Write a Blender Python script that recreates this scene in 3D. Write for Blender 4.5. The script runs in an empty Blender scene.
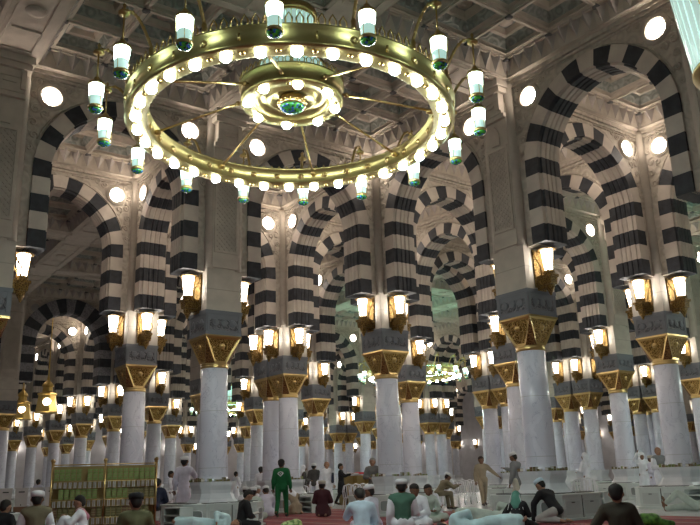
import bpy, bmesh, math, random
from mathutils import Vector, Matrix
random.seed(7)
SC = bpy.context.scene
COL = bpy.data.collections.new('hall'); SC.collection.children.link(COL)
PI = math.pi

# ------------------------------------------------------------------ camera
FPX, PITCH, ROLL, YAW = 769.97, 0.2733472, -0.0322269, 0.6313448
EYE = 1.10
cp_, sp_, cr_, sr_ = math.cos(PITCH), math.sin(PITCH), math.cos(ROLL), math.sin(ROLL)
E1 = (-math.cos(YAW), -math.sin(YAW)); E2 = (math.sin(YAW), -math.cos(YAW))
def to_world(v):
    return Vector((-(v[0]*E1[0]+v[1]*E1[1]), -(v[0]*E2[0]+v[1]*E2[1]), v[2]))
_right = Vector((1, 0, 0)); _up = Vector((0, -sp_, cp_)); _fwd = Vector((0, cp_, sp_))
_r = _right*cr_ + _up*sr_; _u = _up*cr_ - _right*sr_
CR, CU, CF = to_world(_r), to_world(_u), to_world(_fwd)
CAM = Vector((-15.365, -19.2525, EYE))
cam = bpy.data.cameras.new('camera'); cam_o = bpy.data.objects.new('camera', cam); COL.objects.link(cam_o)
cam.sensor_width = 36; cam.lens = 36*FPX/700; cam.clip_end = 400; cam.clip_start = .05
M = Matrix.Identity(4)
for i, v in enumerate((CR, CU, -CF)):
    for k in range(3): M[k][i] = v[k]
M.translation = CAM
cam_o.matrix_world = M
SC.camera = cam_o
def proj(p):
    d = Vector(p) - CAM; z = d.dot(CF)
    if z < .3: return None
    return 350 + FPX*d.dot(CR)/z, 262.5 - FPX*d.dot(CU)/z, z
def ray(x, y):
    return CR*((x-350)/FPX) - CU*((y-262.5)/FPX) + CF
def at(x, y, z=0.0):            # floor point seen at a pixel of the photo
    d = ray(x, y); t = (z-EYE)/d.z
    return CAM + d*t
def atd(x, y, depth):
    return CAM + ray(x, y)*depth
def ground(x, depth):           # floor point on the bearing of column x, at a distance
    d = ray(x, 478-.0322*(x-350)); q = CAM + d*depth; q.z = 0; return q

# ------------------------------------------------------------------ world, light, exposure
W = bpy.data.worlds.new('night'); SC.world = W; W.use_nodes = True
bg = W.node_tree.nodes['Background']; bg.inputs[0].default_value = (.55, .62, .75, 1); bg.inputs[1].default_value = .25
SC.view_settings.view_transform = 'Standard'; SC.view_settings.look = 'None'
SC.view_settings.exposure = 0.42; SC.view_settings.gamma = 1; SC.view_settings.use_curve_mapping = False
LANTERN_E, MEDAL_E, BULB_E, CHLAN_E = 23.0, 26.0, 74.0, 9.0
try:
    SC.cycles.max_bounces = 6; SC.cycles.diffuse_bounces = 4; SC.cycles.glossy_bounces = 3
    SC.cycles.transmission_bounces = 4; SC.cycles.use_light_tree = True
    SC.cycles.sample_clamp_indirect = 6; SC.cycles.caustics_reflective = False; SC.cycles.caustics_refractive = False
except Exception: pass

# ------------------------------------------------------------------ materials
def rgb(*c): return tuple(c) + (1.0,)
MATS = {}
def mat(name, col, rough=.6, metal=0, emit=None, es=0, build=None, spec=None):
    m = bpy.data.materials.new(name); m.use_nodes = True
    nt = m.node_tree; b = nt.nodes['Principled BSDF']
    b.inputs['Base Color'].default_value = rgb(*col); b.inputs['Roughness'].default_value = rough
    b.inputs['Metallic'].default_value = metal
    if spec is not None: b.inputs['Specular IOR Level'].default_value = spec
    if emit: b.inputs['Emission Color'].default_value = rgb(*emit); b.inputs['Emission Strength'].default_value = es
    if build: build(nt, b)
    MATS[name] = m; return m
def N(nt, t, **kw):
    n = nt.nodes.new(t)
    for k, v in kw.items():
        if k in n.inputs: n.inputs[k].default_value = v
        else: setattr(n, k, v)
    return n
def tex_noise(c1, c2, scale=4, lo=.35, hi=.65, bump=.0, bscale=30, detail=4, coord='Object'):
    def f(nt, b):
        tc = N(nt, 'ShaderNodeTexCoord'); no = N(nt, 'ShaderNodeTexNoise', Scale=scale, Detail=detail)
        nt.links.new(tc.outputs[coord], no.inputs['Vector'])
        cr = N(nt, 'ShaderNodeValToRGB'); cr.color_ramp.elements[0].position = lo; cr.color_ramp.elements[1].position = hi
        cr.color_ramp.elements[0].color = rgb(*c1); cr.color_ramp.elements[1].color = rgb(*c2)
        nt.links.new(no.outputs['Fac'], cr.inputs['Fac']); nt.links.new(cr.outputs['Color'], b.inputs['Base Color'])
        if bump:
            n2 = N(nt, 'ShaderNodeTexNoise', Scale=bscale, Detail=3); nt.links.new(tc.outputs[coord], n2.inputs['Vector'])
            bp = N(nt, 'ShaderNodeBump', Strength=bump, Distance=.02)
            nt.links.new(n2.outputs['Fac'], bp.inputs['Height']); nt.links.new(bp.outputs['Normal'], b.inputs['Normal'])
    return f
def carved(c1, c2, scale=9, bump=.6, dist=.03, wave=2.5):
    # low relief foliage / arabesque: distorted rings
    def f(nt, b):
        tc = N(nt, 'ShaderNodeTexCoord'); vo = N(nt, 'ShaderNodeTexVoronoi', Scale=scale)
        nt.links.new(tc.outputs['Object'], vo.inputs['Vector'])
        mu = N(nt, 'ShaderNodeMath', operation='MULTIPLY'); mu.inputs[1].default_value = wave*2*PI
        nt.links.new(vo.outputs['Distance'], mu.inputs[0])
        si = N(nt, 'ShaderNodeMath', operation='SINE'); nt.links.new(mu.outputs[0], si.inputs[0])
        mr = N(nt, 'ShaderNodeMapRange'); mr.inputs[1].default_value = -1; mr.inputs[2].default_value = 1
        nt.links.new(si.outputs[0], mr.inputs[0])
        mx = N(nt, 'ShaderNodeMix', data_type='RGBA')
        nt.links.new(mr.outputs[0], mx.inputs[0]); mx.inputs[6].default_value = rgb(*c1); mx.inputs[7].default_value = rgb(*c2)
        nt.links.new(mx.outputs[2], b.inputs['Base Color'])
        bp = N(nt, 'ShaderNodeBump', Strength=bump, Distance=dist)
        nt.links.new(mr.outputs[0], bp.inputs['Height']); nt.links.new(bp.outputs['Normal'], b.inputs['Normal'])
    return f
def marble(nt, b):
    tc = N(nt, 'ShaderNodeTexCoord'); mp = N(nt, 'ShaderNodeMapping'); mp.inputs['Scale'].default_value = (1.3, 1.3, .8)
    oi = N(nt, 'ShaderNodeObjectInfo'); va = N(nt, 'ShaderNodeVectorMath', operation='ADD')
    nt.links.new(tc.outputs['Object'], mp.inputs['Vector']); nt.links.new(mp.outputs[0], va.inputs[0]); 
    ml = N(nt, 'ShaderNodeMath', operation='MULTIPLY'); ml.inputs[1].default_value = 40; nt.links.new(oi.outputs['Random'], ml.inputs[0]); nt.links.new(ml.outputs[0], va.inputs[1])
    no = N(nt, 'ShaderNodeTexNoise', Scale=1.6, Detail=8, Distortion=1.4); nt.links.new(va.outputs[0], no.inputs['Vector'])
    cr = N(nt, 'ShaderNodeValToRGB'); e = cr.color_ramp.elements
    e[0].position = .42; e[0].color = rgb(.68, .70, .80); e[1].position = .6; e[1].color = rgb(.74, .76, .86)
    for p, c in ((.497, (.69, .71, .81)), (.505, (.48, .50, .62)), (.515, (.70, .72, .82))):
        q = e.new(p); q.color = rgb(*c)
    nt.links.new(no.outputs['Fac'], cr.inputs['Fac'])
    # drum joints
    sx = N(nt, 'ShaderNodeSeparateXYZ'); nt.links.new(tc.outputs['Object'], sx.inputs[0])
    dv = N(nt, 'ShaderNodeMath', operation='DIVIDE'); dv.inputs[1].default_value = 1.47; nt.links.new(sx.outputs[2], dv.inputs[0])
    fr = N(nt, 'ShaderNodeMath', operation='FRACT'); nt.links.new(dv.outputs[0], fr.inputs[0])
    lt = N(nt, 'ShaderNodeMath', operation='LESS_THAN'); lt.inputs[1].default_value = .008; nt.links.new(fr.outputs[0], lt.inputs[0])
    mx = N(nt, 'ShaderNodeMix', data_type='RGBA'); nt.links.new(lt.outputs[0], mx.inputs[0]); nt.links.new(cr.outputs[0], mx.inputs[6]); mx.inputs[7].default_value = rgb(.45, .47, .5)
    nt.links.new(mx.outputs[2], b.inputs['Base Color'])
def ashlar(c, cj, h=.62):
    def f(nt, b):
        tc = N(nt, 'ShaderNodeTexCoord'); sx = N(nt, 'ShaderNodeSeparateXYZ'); nt.links.new(tc.outputs['Object'], sx.inputs[0])
        dv = N(nt, 'ShaderNodeMath', operation='DIVIDE'); dv.inputs[1].default_value = h; nt.links.new(sx.outputs[2], dv.inputs[0])
        fr = N(nt, 'ShaderNodeMath', operation='FRACT'); nt.links.new(dv.outputs[0], fr.inputs[0])
        lt = N(nt, 'ShaderNodeMath', operation='LESS_THAN'); lt.inputs[1].default_value = .035; nt.links.new(fr.outputs[0], lt.inputs[0])
        no = N(nt, 'ShaderNodeTexNoise', Scale=2.5, Detail=5); nt.links.new(tc.outputs['Object'], no.inputs['Vector'])
        cr = N(nt, 'ShaderNodeValToRGB'); cr.color_ramp.elements[0].position = .35; cr.color_ramp.elements[1].position = .65
        cr.color_ramp.elements[0].color = rgb(*[k*.9 for k in c]); cr.color_ramp.elements[1].color = rgb(*[min(1, k*1.06) for k in c])
        nt.links.new(no.outputs['Fac'], cr.inputs['Fac'])
        mx = N(nt, 'ShaderNodeMix', data_type='RGBA'); nt.links.new(lt.outputs[0], mx.inputs[0]); nt.links.new(cr.outputs[0], mx.inputs[6]); mx.inputs[7].default_value = rgb(*cj)
        nt.links.new(mx.outputs[2], b.inputs['Base Color'])
    return f
ST = (.50, .445, .37)
mat('stone', ST, .75, build=ashlar(ST, tuple(k*.72 for k in ST)))
mat('stone_plain', ST, .75, build=tex_noise(tuple(k*.9 for k in ST), tuple(k*1.05 for k in ST), 3))
mat('stone_carved', ST, .8, build=carved(tuple(k*.86 for k in ST), tuple(k*1.0 for k in ST), 3.2, .5, .04, 2))
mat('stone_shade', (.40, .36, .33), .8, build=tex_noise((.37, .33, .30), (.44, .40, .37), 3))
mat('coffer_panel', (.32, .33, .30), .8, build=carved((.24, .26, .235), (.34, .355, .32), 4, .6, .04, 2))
mat('rosette', (.12, .12, .12), .8)
mat('voussoir_white', (.53, .47, .40), .7, build=tex_noise((.49, .43, .37), (.57, .51, .43), 3))
mat('voussoir_black', (.02, .022, .028), .6, build=tex_noise((.015, .017, .022), (.03, .033, .041), 5))
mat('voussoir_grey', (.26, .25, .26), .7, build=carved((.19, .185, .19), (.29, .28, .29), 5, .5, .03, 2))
mat('impost', (.14, .15, .165), .65, build=carved((.08, .08, .087), (.17, .17, .18), 8, .8, .03, 2))
mat('impost_edge', (.15, .16, .175), .6)
mat('marble', (.7, .72, .76), .22, build=marble)
mat('marble_plain', (.66, .68, .72), .3, build=tex_noise((.6, .62, .66), (.7, .72, .76), 2))
mat('gold', (.5, .33, .1), .36, .95, build=carved((.15, .085, .025), (.58, .38, .13), 13, .9, .03, 2))
mat('gold_dark', (.30, .14, .06), .45, .8, build=carved((.06, .02, .012), (.34, .17, .06), 18, .8, .02, 2))
mat('gold_smooth', (.60, .43, .18), .28, 1)
mat('brass', (.46, .37, .15), .32, .9)
mat('lantern_metal', (.34, .22, .08), .4, .9, build=carved((.08, .045, .015), (.45, .29, .10), 22, .8, .02, 2))
mat('brass_dark', (.36, .27, .12), .4, .9)
mat('lantern_glass', (1, .95, .9), .5, emit=(1, .93, .84), es=LANTERN_E)
mat('medallion_glass', (1, .93, .88), .5, emit=(1, .86, .74), es=MEDAL_E)
mat('bulb', (1, 1, 1), .5, emit=(.88, 1, .94), es=BULB_E)
mat('pale_glass', (.5, .62, .58), .3, emit=(.50, .80, .70), es=.55)
mat('added_uplight', (1, 1, 1), .5, emit=(.42, 1, .72), es=3.0)  # glow of the added strips that wash the ceilings green
mat('added_uplight_far', (1, 1, 1), .5, emit=(.35, 1, .70), es=26.0)
mat('white_glass', (.9, 1, .95), .4, emit=(.72, .98, .90), es=CHLAN_E)
mat('joint', (.03, .03, .03), .9)

# ------------------------------------------------------------------ mesh builder
class MB:
    def __init__(s): s.v = []; s.f = []; s.m = []; s.sm = []
    def quad(s, pts, m=0, smooth=False):
        n = len(s.v); s.v += [tuple(p) for p in pts]; s.f.append(tuple(range(n, n+len(pts)))); s.m.append(m); s.sm.append(smooth)
    def mesh(s, vs, fs, m=0, smooth=False):
        n = len(s.v); s.v += [tuple(p) for p in vs]
        for f in fs: s.f.append(tuple(n+i for i in f)); s.m.append(m); s.sm.append(smooth)
    def box(s, x0, x1, y0, y1, z0, z1, m=0, T=None, taper=None):
        vs = [(x0, y0, z0), (x1, y0, z0), (x1, y1, z0), (x0, y1, z0), (x0, y0, z1), (x1, y0, z1), (x1, y1, z1), (x0, y1, z1)]
        if taper:
            cx, cy = (x0+x1)/2, (y0+y1)/2
            vs = [(cx+(x-cx)*taper, cy+(y-cy)*taper, z) if k > 3 else (x, y, z) for k, (x, y, z) in enumerate(vs)]
        if T: vs = [T @ Vector(v) for v in vs]
        s.mesh(vs, [(3, 2, 1, 0), (4, 5, 6, 7), (0, 1, 5, 4), (1, 2, 6, 5), (2, 3, 7, 6), (3, 0, 4, 7)], m)
    def lathe(s, prof, n=24, m=0, c=(0, 0, 0), smooth=True, rot=0, T=None, mats=None, caps=True):
        vs = []; fs = []
        for r, z in prof:
            for k in range(n):
                a = rot+2*PI*k/n; vs.append(Vector((c[0]+r*math.cos(a), c[1]+r*math.sin(a), c[2]+z)))
        if T: vs = [T @ v for v in vs]
        base = len(s.v); s.v += [tuple(v) for v in vs]
        for i in range(len(prof)-1):
            for k in range(n):
                k2 = (k+1) % n
                s.f.append((base+i*n+k, base+i*n+k2, base+(i+1)*n+k2, base+(i+1)*n+k)); s.m.append(mats[i] if mats else m); s.sm.append(smooth)
        if caps:
            s.f.append(tuple(base+k for k in reversed(range(n)))); s.m.append(mats[0] if mats else m); s.sm.append(False)
            e = base+(len(prof)-1)*n; s.f.append(tuple(e+k for k in range(n))); s.m.append(mats[-1] if mats else m); s.sm.append(False)
    def tube(s, pts, r, n=6, m=0, closed=False, radii=None):
        pts = [Vector(p) for p in pts]; L = len(pts); vs = []; prev = None
        for i, p in enumerate(pts):
            a = pts[(i+1) % L] if (closed or i < L-1) else p; b = pts[i-1] if (closed or i > 0) else p
            t = (a-b).normalized()
            ref = prev if prev is not None else (Vector((0, 0, 1)) if abs(t.z) < .9 else Vector((1, 0, 0)))
            x = (ref - t*ref.dot(t))
            if x.length < 1e-5: x = t.orthogonal()
            x.normalize(); prev = x; y = t.cross(x); rr = radii[i] if radii else r
            for k in range(n):
                an = 2*PI*k/n; vs.append(p+x*math.cos(an)*rr+y*math.sin(an)*rr)
        fs = []
        for i in range(L if closed else L-1):
            j = (i+1) % L
            for k in range(n): k2 = (k+1) % n; fs.append((i*n+k, i*n+k2, j*n+k2, j*n+k))
        if not closed: fs.append(tuple(reversed(range(n)))); fs.append(tuple((L-1)*n+k for k in range(n)))
        s.mesh(vs, fs, m, True)
    def ball(s, c, r, m=0, n=10, rings=6, sc=(1, 1, 1)):
        vs = [(c[0], c[1], c[2]-r*sc[2])]; fs = []
        for i in range(1, rings):
            ph = -PI/2+PI*i/rings
            for k in range(n):
                a = 2*PI*k/n; vs.append((c[0]+r*sc[0]*math.cos(ph)*math.cos(a), c[1]+r*sc[1]*math.cos(ph)*math.sin(a), c[2]+r*sc[2]*math.sin(ph)))
        vs.append((c[0], c[1], c[2]+r*sc[2])); e = len(vs)-1
        for k in range(n):
            k2 = (k+1) % n; fs.append((0, 1+k2, 1+k)); fs.append((e, e-n+k, e-n+k2))
            for i in range(rings-2): fs.append((1+i*n+k, 1+i*n+k2, 1+(i+1)*n+k2, 1+(i+1)*n+k))
        s.mesh(vs, fs, m, True)
    def me(s, name, mats):
        me = bpy.data.meshes.new(name); me.from_pydata(s.v, [], s.f)
        for m in mats: me.materials.append(MATS[m])
        me.polygons.foreach_set('material_index', s.m); me.polygons.foreach_set('use_smooth', s.sm)
        me.update(); return me
    def build(s, name, mats, parent=None, loc=(0, 0, 0), rz=0):
        return obj(name, s.me(name, mats), parent, loc, rz)
def obj(name, me, parent=None, loc=(0, 0, 0), rz=0):
    o = bpy.data.objects.new(name, me); COL.objects.link(o); o.location = loc; o.rotation_euler = (0, 0, rz)
    if parent is not None: o.parent = parent
    return o
def empty(name, loc=(0, 0, 0), rz=0):
    o = bpy.data.objects.new(name, None); COL.objects.link(o); o.location = loc; o.rotation_euler = (0, 0, rz)
    o.empty_display_size = .2; return o
def tag(o, label=None, cat=None, group=None, kind=None):
    if label: o['label'] = label
    if cat: o['category'] = cat
    if group: o['group'] = group
    if kind: o['kind'] = kind
    return o
def ordw(n):
    return ['', 'first', 'second', 'third', 'fourth', 'fifth', 'sixth', 'seventh', 'eighth', 'ninth', 'tenth', 'eleventh', 'twelfth', 'thirteenth', 'fourteenth', 'fifteenth'][n] if n < 16 else '%dth' % n

# ------------------------------------------------------------------ lattice
Z0 = 1.10
ZS, ZC, ZB = 4.14, 4.95, 5.62         # shaft top, capital top, block top
ZL, ZSP = 6.72, 8.82                  # arch leg bottom, spring
RO, TV = 2.22, .47
HW = .44                              # half width of an arch
ZSTR, ZBEAM, ZRIB, ZTOP = 11.25, 11.45, 11.92, 12.45
GAP = 1.21
def X(i): return 6*i + (GAP if i > 4 else 0)
def Y(j): return 6*j + (GAP if j > 1 else 0)
def void(i, j): return (i % 4 in (2, 3)) and (j % 4 in (2, 3))
IR = range(-3, 10); JR = range(-3, 11)
class Node: pass
nodes = {}
for i in IR:
    for j in JR:
        if void(i, j): continue
        xs = [(X(i), 0)] + ([(X(i)+GAP, 1)] if i == 4 else [])
        ys = [(Y(j), 0)] + ([(Y(j)+GAP, 1)] if j == 1 and i > -1 else [])
        for x, a in xs:
            for y, b in ys: nodes[(i, j, a, b)] = (x, y)
def inview(x, y, z0=0, z1=11, mg=60, zmax=95):
    ok = False
    for z in (z0, (z0+z1)/2, z1):
        for dx, dy in ((0, 0), (-.6, -.6), (.6, .6)):
            p = proj((x+dx, y+dy, z))
            if p and p[2] < zmax and -mg < p[0] < 700+mg and -mg-40 < p[1] < 525+mg: ok = True
    return ok

# ------------------------------------------------------------------ floor
b = MB(); b.box(-40, 90, -40, 100, -.1, 0)
def floor_mat(nt, bs):
    tc = N(nt, 'ShaderNodeTexCoord'); br = N(nt, 'ShaderNodeTexBrick', Scale=1.0)
    br.offset = 0; br.inputs['Color1'].default_value = rgb(.55, .56, .58); br.inputs['Color2'].default_value = rgb(.62, .63, .65)
    br.inputs['Mortar'].default_value = rgb(.35, .33, .32); br.inputs['Mortar Size'].default_value = .01
    br.inputs['Brick Width'].default_value = .75; br.inputs['Row Height'].default_value = .75
    nt.links.new(tc.outputs['Object'], br.inputs['Vector']); nt.links.new(br.outputs['Color'], bs.inputs['Base Color'])
mat('floor_marble', (.6, .6, .62), .2, build=floor_mat)
tag(b.build('floor', ['floor_marble']), kind='structure')

# ------------------------------------------------------------------ column parts
def oct_ring(h, c):   # octagon: square half h, chamfer c
    return [(h, -h+c), (h, h-c), (h-c, h), (-h+c, h), (-h, h-c), (-h, -h+c), (-h+c, -h), (h-c, -h)]
def prism(b, levels, m=0, smooth=False):  # levels: (h, c, z)
    vs = []; fs = []
    for h, c, z in levels: vs += [(x, y, z) for x, y in oct_ring(h, c)]
    for i in range(len(levels)-1):
        for k in range(8): fs.append((i*8+k, i*8+(k+1) % 8, (i+1)*8+(k+1) % 8, (i+1)*8+k))
    fs.append(tuple(reversed(range(8)))); fs.append(tuple((len(levels)-1)*8+k for k in range(8)))
    b.mesh(vs, fs, m, smooth)
b = MB()
prism(b, [(.60, .2, 0), (.60, .2, .52), (.56, .19, .62), (.50, .18, .70), (.45, .17, .84), (.46, .17, .92), (.50, .20, 1.02), (.51, .21, 1.05), (.51, .21, 1.13)])
ME_BASE = b.me('pedestal', ['marble_plain'])
b = MB(); b.lathe([(.40, 1.13), (.40, 1.17), (.38, 1.2), (.375, 1.3), (.372, 2.6), (.355, ZS)], 36)
ME_SHAFT = b.me('shaft', ['marble'])
b = MB()  # capital
b.lathe([(.35, ZS-.05), (.378, ZS-.04), (.382, ZS+.0), (.362, ZS+.02), (.378, ZS+.05), (.378, ZS+.08)], 32, 1)
zb, zt = ZS+.08, ZC; hb = .365; cb = .19; ht = .525
bot = [(x, y, zb) for x, y in oct_ring(hb, cb)]; top = [(ht, -ht, zt-.05), (ht, ht, zt-.05), (-ht, ht, zt-.05), (-ht, -ht, zt-.05)]
vs = bot + top
# faces: +x (bot 0,1) top 0,1 ; +y (2,3) top 1,2 ...
for k in range(4):
    a0, a1 = 2*k, 2*k+1; t0, t1 = 8+k, 8+(k+1) % 4
    P4 = [Vector(vs[a0]), Vector(vs[a1]), Vector(vs[t1]), Vector(vs[t0])]
    c = sum(P4, Vector())/4; nrm = (P4[1]-P4[0]).cross(P4[3]-P4[0]).normalized()
    inn = [c+(p-c)*.84+nrm*-.02 for p in P4]
    n0 = len(b.v)
    b.mesh(P4+inn, [(0, 1, 5, 4), (1, 2, 6, 5), (2, 3, 7, 6), (3, 0, 4, 7)], 1)
    b.mesh(inn, [(0, 1, 2, 3)], 0)
    cc = c+Vector((0, 0, .10))+nrm*.0
    T = Matrix.Translation(cc) @ nrm.to_track_quat('Z', 'Y').to_matrix().to_4x4()
    b.lathe([(.085, -.02), (.085, .015), (.06, .03), (.03, .045), (.005, .05)], 12, 1, T=T)
    # corner triangle
    b.mesh([vs[a1], vs[(a1+1) % 8], vs[t1]], [(0, 1, 2)], 2)
b.box(-.54, .54, -.54, .54, ZC-.05, ZC, 1)
ME_CAP = b.me('capital', ['gold', 'gold_smooth', 'gold_dark'])
b = MB()  # impost block with sunk panels
b.box(-.525, .525, -.525, .525, ZC, ZB, 1, taper=1.03)
for k in range(4):
    T = Matrix.Rotation(k*PI/2, 4, 'Z')
    b.box(.50, .535, -.42, .42, ZC+.14, ZB-.14, 0, T)
    b.box(.50, .555, -.55, .55, ZB-.1, ZB, 1, T); b.box(.50, .545, -.53, .53, ZC, ZC+.06, 1, T)
    for s_ in (-.46, .46): b.box(.50, .548, s_-.03, s_+.03, ZC+.1, ZB-.1, 1, T)
    for r_ in (-.26, 0, .26):
        Tm = T @ Matrix.Translation((.535, r_, (ZC+ZB)/2)) @ Matrix.Rotation(PI/2, 4, 'Y')
        b.lathe([(.11, 0), (.10, .02), (.07, .012), (.04, .03), (.01, .03)], 10, 1, T=Tm)
ME_BLOCK = b.me('impost_block', ['impost', 'impost_edge'])
b = MB()  # pier
b.box(-.53, .53, -.53, .53, ZB, ZL+.05)
prism(b, [(.53, .16, ZL+.05), (.53, .16, ZBEAM)], 0)
for sx in (-1, 1):
    for sy in (-1, 1): b.lathe([(.15, ZL+.05), (.15, ZSTR), (.19, ZSTR+.03), (.19, ZBEAM)], 14, 1, c=(sx*.41, sy*.41, 0))
ME_PIER = b.me('pier', ['stone', 'stone_plain'])
# pilaster face (no arch): built facing -y, local
def pilaster_mesh():
    b = MB(); y = -.53
    def bx(x0, x1, d0, d1, z0, z1, m): b.box(x0, x1, y-d1, y-d0, z0, z1, m)
    bx(-.40, .40, 0, .05, ZL+.1, ZBEAM-.6, 0)
    # lattice panel frame
    z0, z1 = Z0+6.22, Z0+8.45
    bx(-.36, -.30, .05, .09, z0, z1, 1); bx(.30, .36, .05, .09, z0, z1, 1); bx(-.36, .36, .05, .09, z0-.07, z0, 1); bx(-.36, .36, .05, .09, z1, z1+.07, 1)
    # diamond lattice bars
    n = 7; hh = (z1-z0)/n
    for k in range(-2, n):
        for sgn in (1, -1):
            for s2 in (0, 1):
                pa = Vector((-.30*sgn, y-.06, z0+k*hh+s2*hh*.5)); pb = Vector((.30*sgn, y-.06, z0+(k+2)*hh+s2*hh*.5))
                if pb.z <= z0 or pa.z >= z1: continue
                def cl(p, q):
                    if p.z < z0: return p+(q-p)*((z0-p.z)/(q.z-p.z))
                    return p
                a2 = cl(pa, pb)
                if pb.z > z1: pb = pa+(pb-pa)*((z1-pa.z)/(pb.z-pa.z))
                d = (pb-a2); L = d.length
                if L < .05: continue
                T = Matrix.Translation(a2) @ Matrix.Rotation(math.atan2(d.x, d.z), 4, 'Y')
                b.box(-.018, .018, -.012, .012, 0, L, 1, T)
    # blind niche
    bx(-.13, .13, .05, .10, z1+.15, z1+.5, 1)
    b.mesh([(-.13, y-.1, z1+.5), (.13, y-.1, z1+.5), (0, y-.1, z1+.72), (-.13, y-.05, z1+.5), (.13, y-.05, z1+.5), (0, y-.05, z1+.72)], [(0, 1, 2), (0, 2, 5, 3), (1, 4, 5, 2)], 1)
    # upper bracket with stepped recess
    zz = z1+.85
    bx(-.42, .42, .05, .16, zz, zz+.12, 1)
    bx(-.38, .38, .05, .20, zz+.12, ZBEAM-.35, 0)
    for sx in (-1, 1): bx(min(sx*.38, sx*.26), max(sx*.38, sx*.26), .20, .26, zz+.2, ZBEAM-.35, 1)
    bx(-.26, .26, .20, .23, ZBEAM-.55, ZBEAM-.35, 1); bx(-.16, .16, .2, .24, zz+.35, ZBEAM-.65, 1)
    bx(-.48, .48, 0, .34, ZBEAM-.35, ZBEAM-.2, 1); bx(-.53, .53, 0, .42, ZBEAM-.2, ZBEAM+.02, 0)
    return b.me('pilaster_panel', ['stone_plain', 'stone_plain'])
ME_PILASTER = pilaster_mesh()

# ------------------------------------------------------------------ arch
def arch_path(n_v=23, sub=2):
    global RO, TV
    c = .06; R = RO-TV/2+c; rise = math.sqrt(R*R-c*c)
    leg = ZSP-ZL; pts = []
    thm = math.acos(c/R); arc = R*thm; tot = 2*(leg+arc)
    def pt(s):
        if s > tot/2:
            p, t = pt(tot-s); return (-p[0], p[1]), (t[0], -t[1])
        if s <= leg: return (-(RO-TV/2), ZL+s), (0, 1)
        th = (s-leg)/R
        return (c-R*math.cos(th), ZSP+R*math.sin(th)), (math.sin(th), math.cos(th))
    return pt, tot
def arch_ring(n_v=23, hw=HW, grooves=True):
    b = MB(); pt, tot = arch_path(); T2 = TV/2
    # cross section (radial offset r: + outward, y)
    if grooves:
        prof = [(T2, -hw), (T2, hw), (-T2+.05, hw), (-T2+.05, hw-.1), (-T2, hw-.11)]
        ys = [hw-.26, hw-.40]
        for yy in (hw-.28, .0, -hw+.28): prof += [(-T2, yy+.03), (-T2+.035, yy), (-T2, yy-.03)]
        prof += [(-T2, -hw+.11), (-T2+.05, -hw+.1), (-T2+.05, -hw)]
    else: prof = [(T2, -hw), (T2, hw), (-T2, hw), (-T2, -hw)]
    np_ = len(prof)
    step = tot/n_v
    def ring(s):
        p, t = pt(s); nx, nz = -t[1], t[0]   # outward normal
        return [(p[0]+nx*r, y, p[1]+nz*r) for r, y in prof]
    for k in range(n_v):
        s0 = k*step; nseg = 2; rs = [ring(min(s0+step*q/nseg, tot-1e-6)) for q in range(nseg+1)]
        m = 1 if k % 2 == 0 else 0
        for q in range(nseg):
            vs = rs[q]+rs[q+1]; b.mesh(vs, [(i, np_+i, np_+(i+1) % np_, (i+1) % np_) for i in range(np_)], m)
    for s_, rev in ((0, 0), (tot-1e-6, 1)):
        r = ring(s_); f = tuple(range(np_)); b.mesh(r, [f if not rev else tuple(reversed(f))], 1)
    return b
SPAN = 3.0
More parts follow.
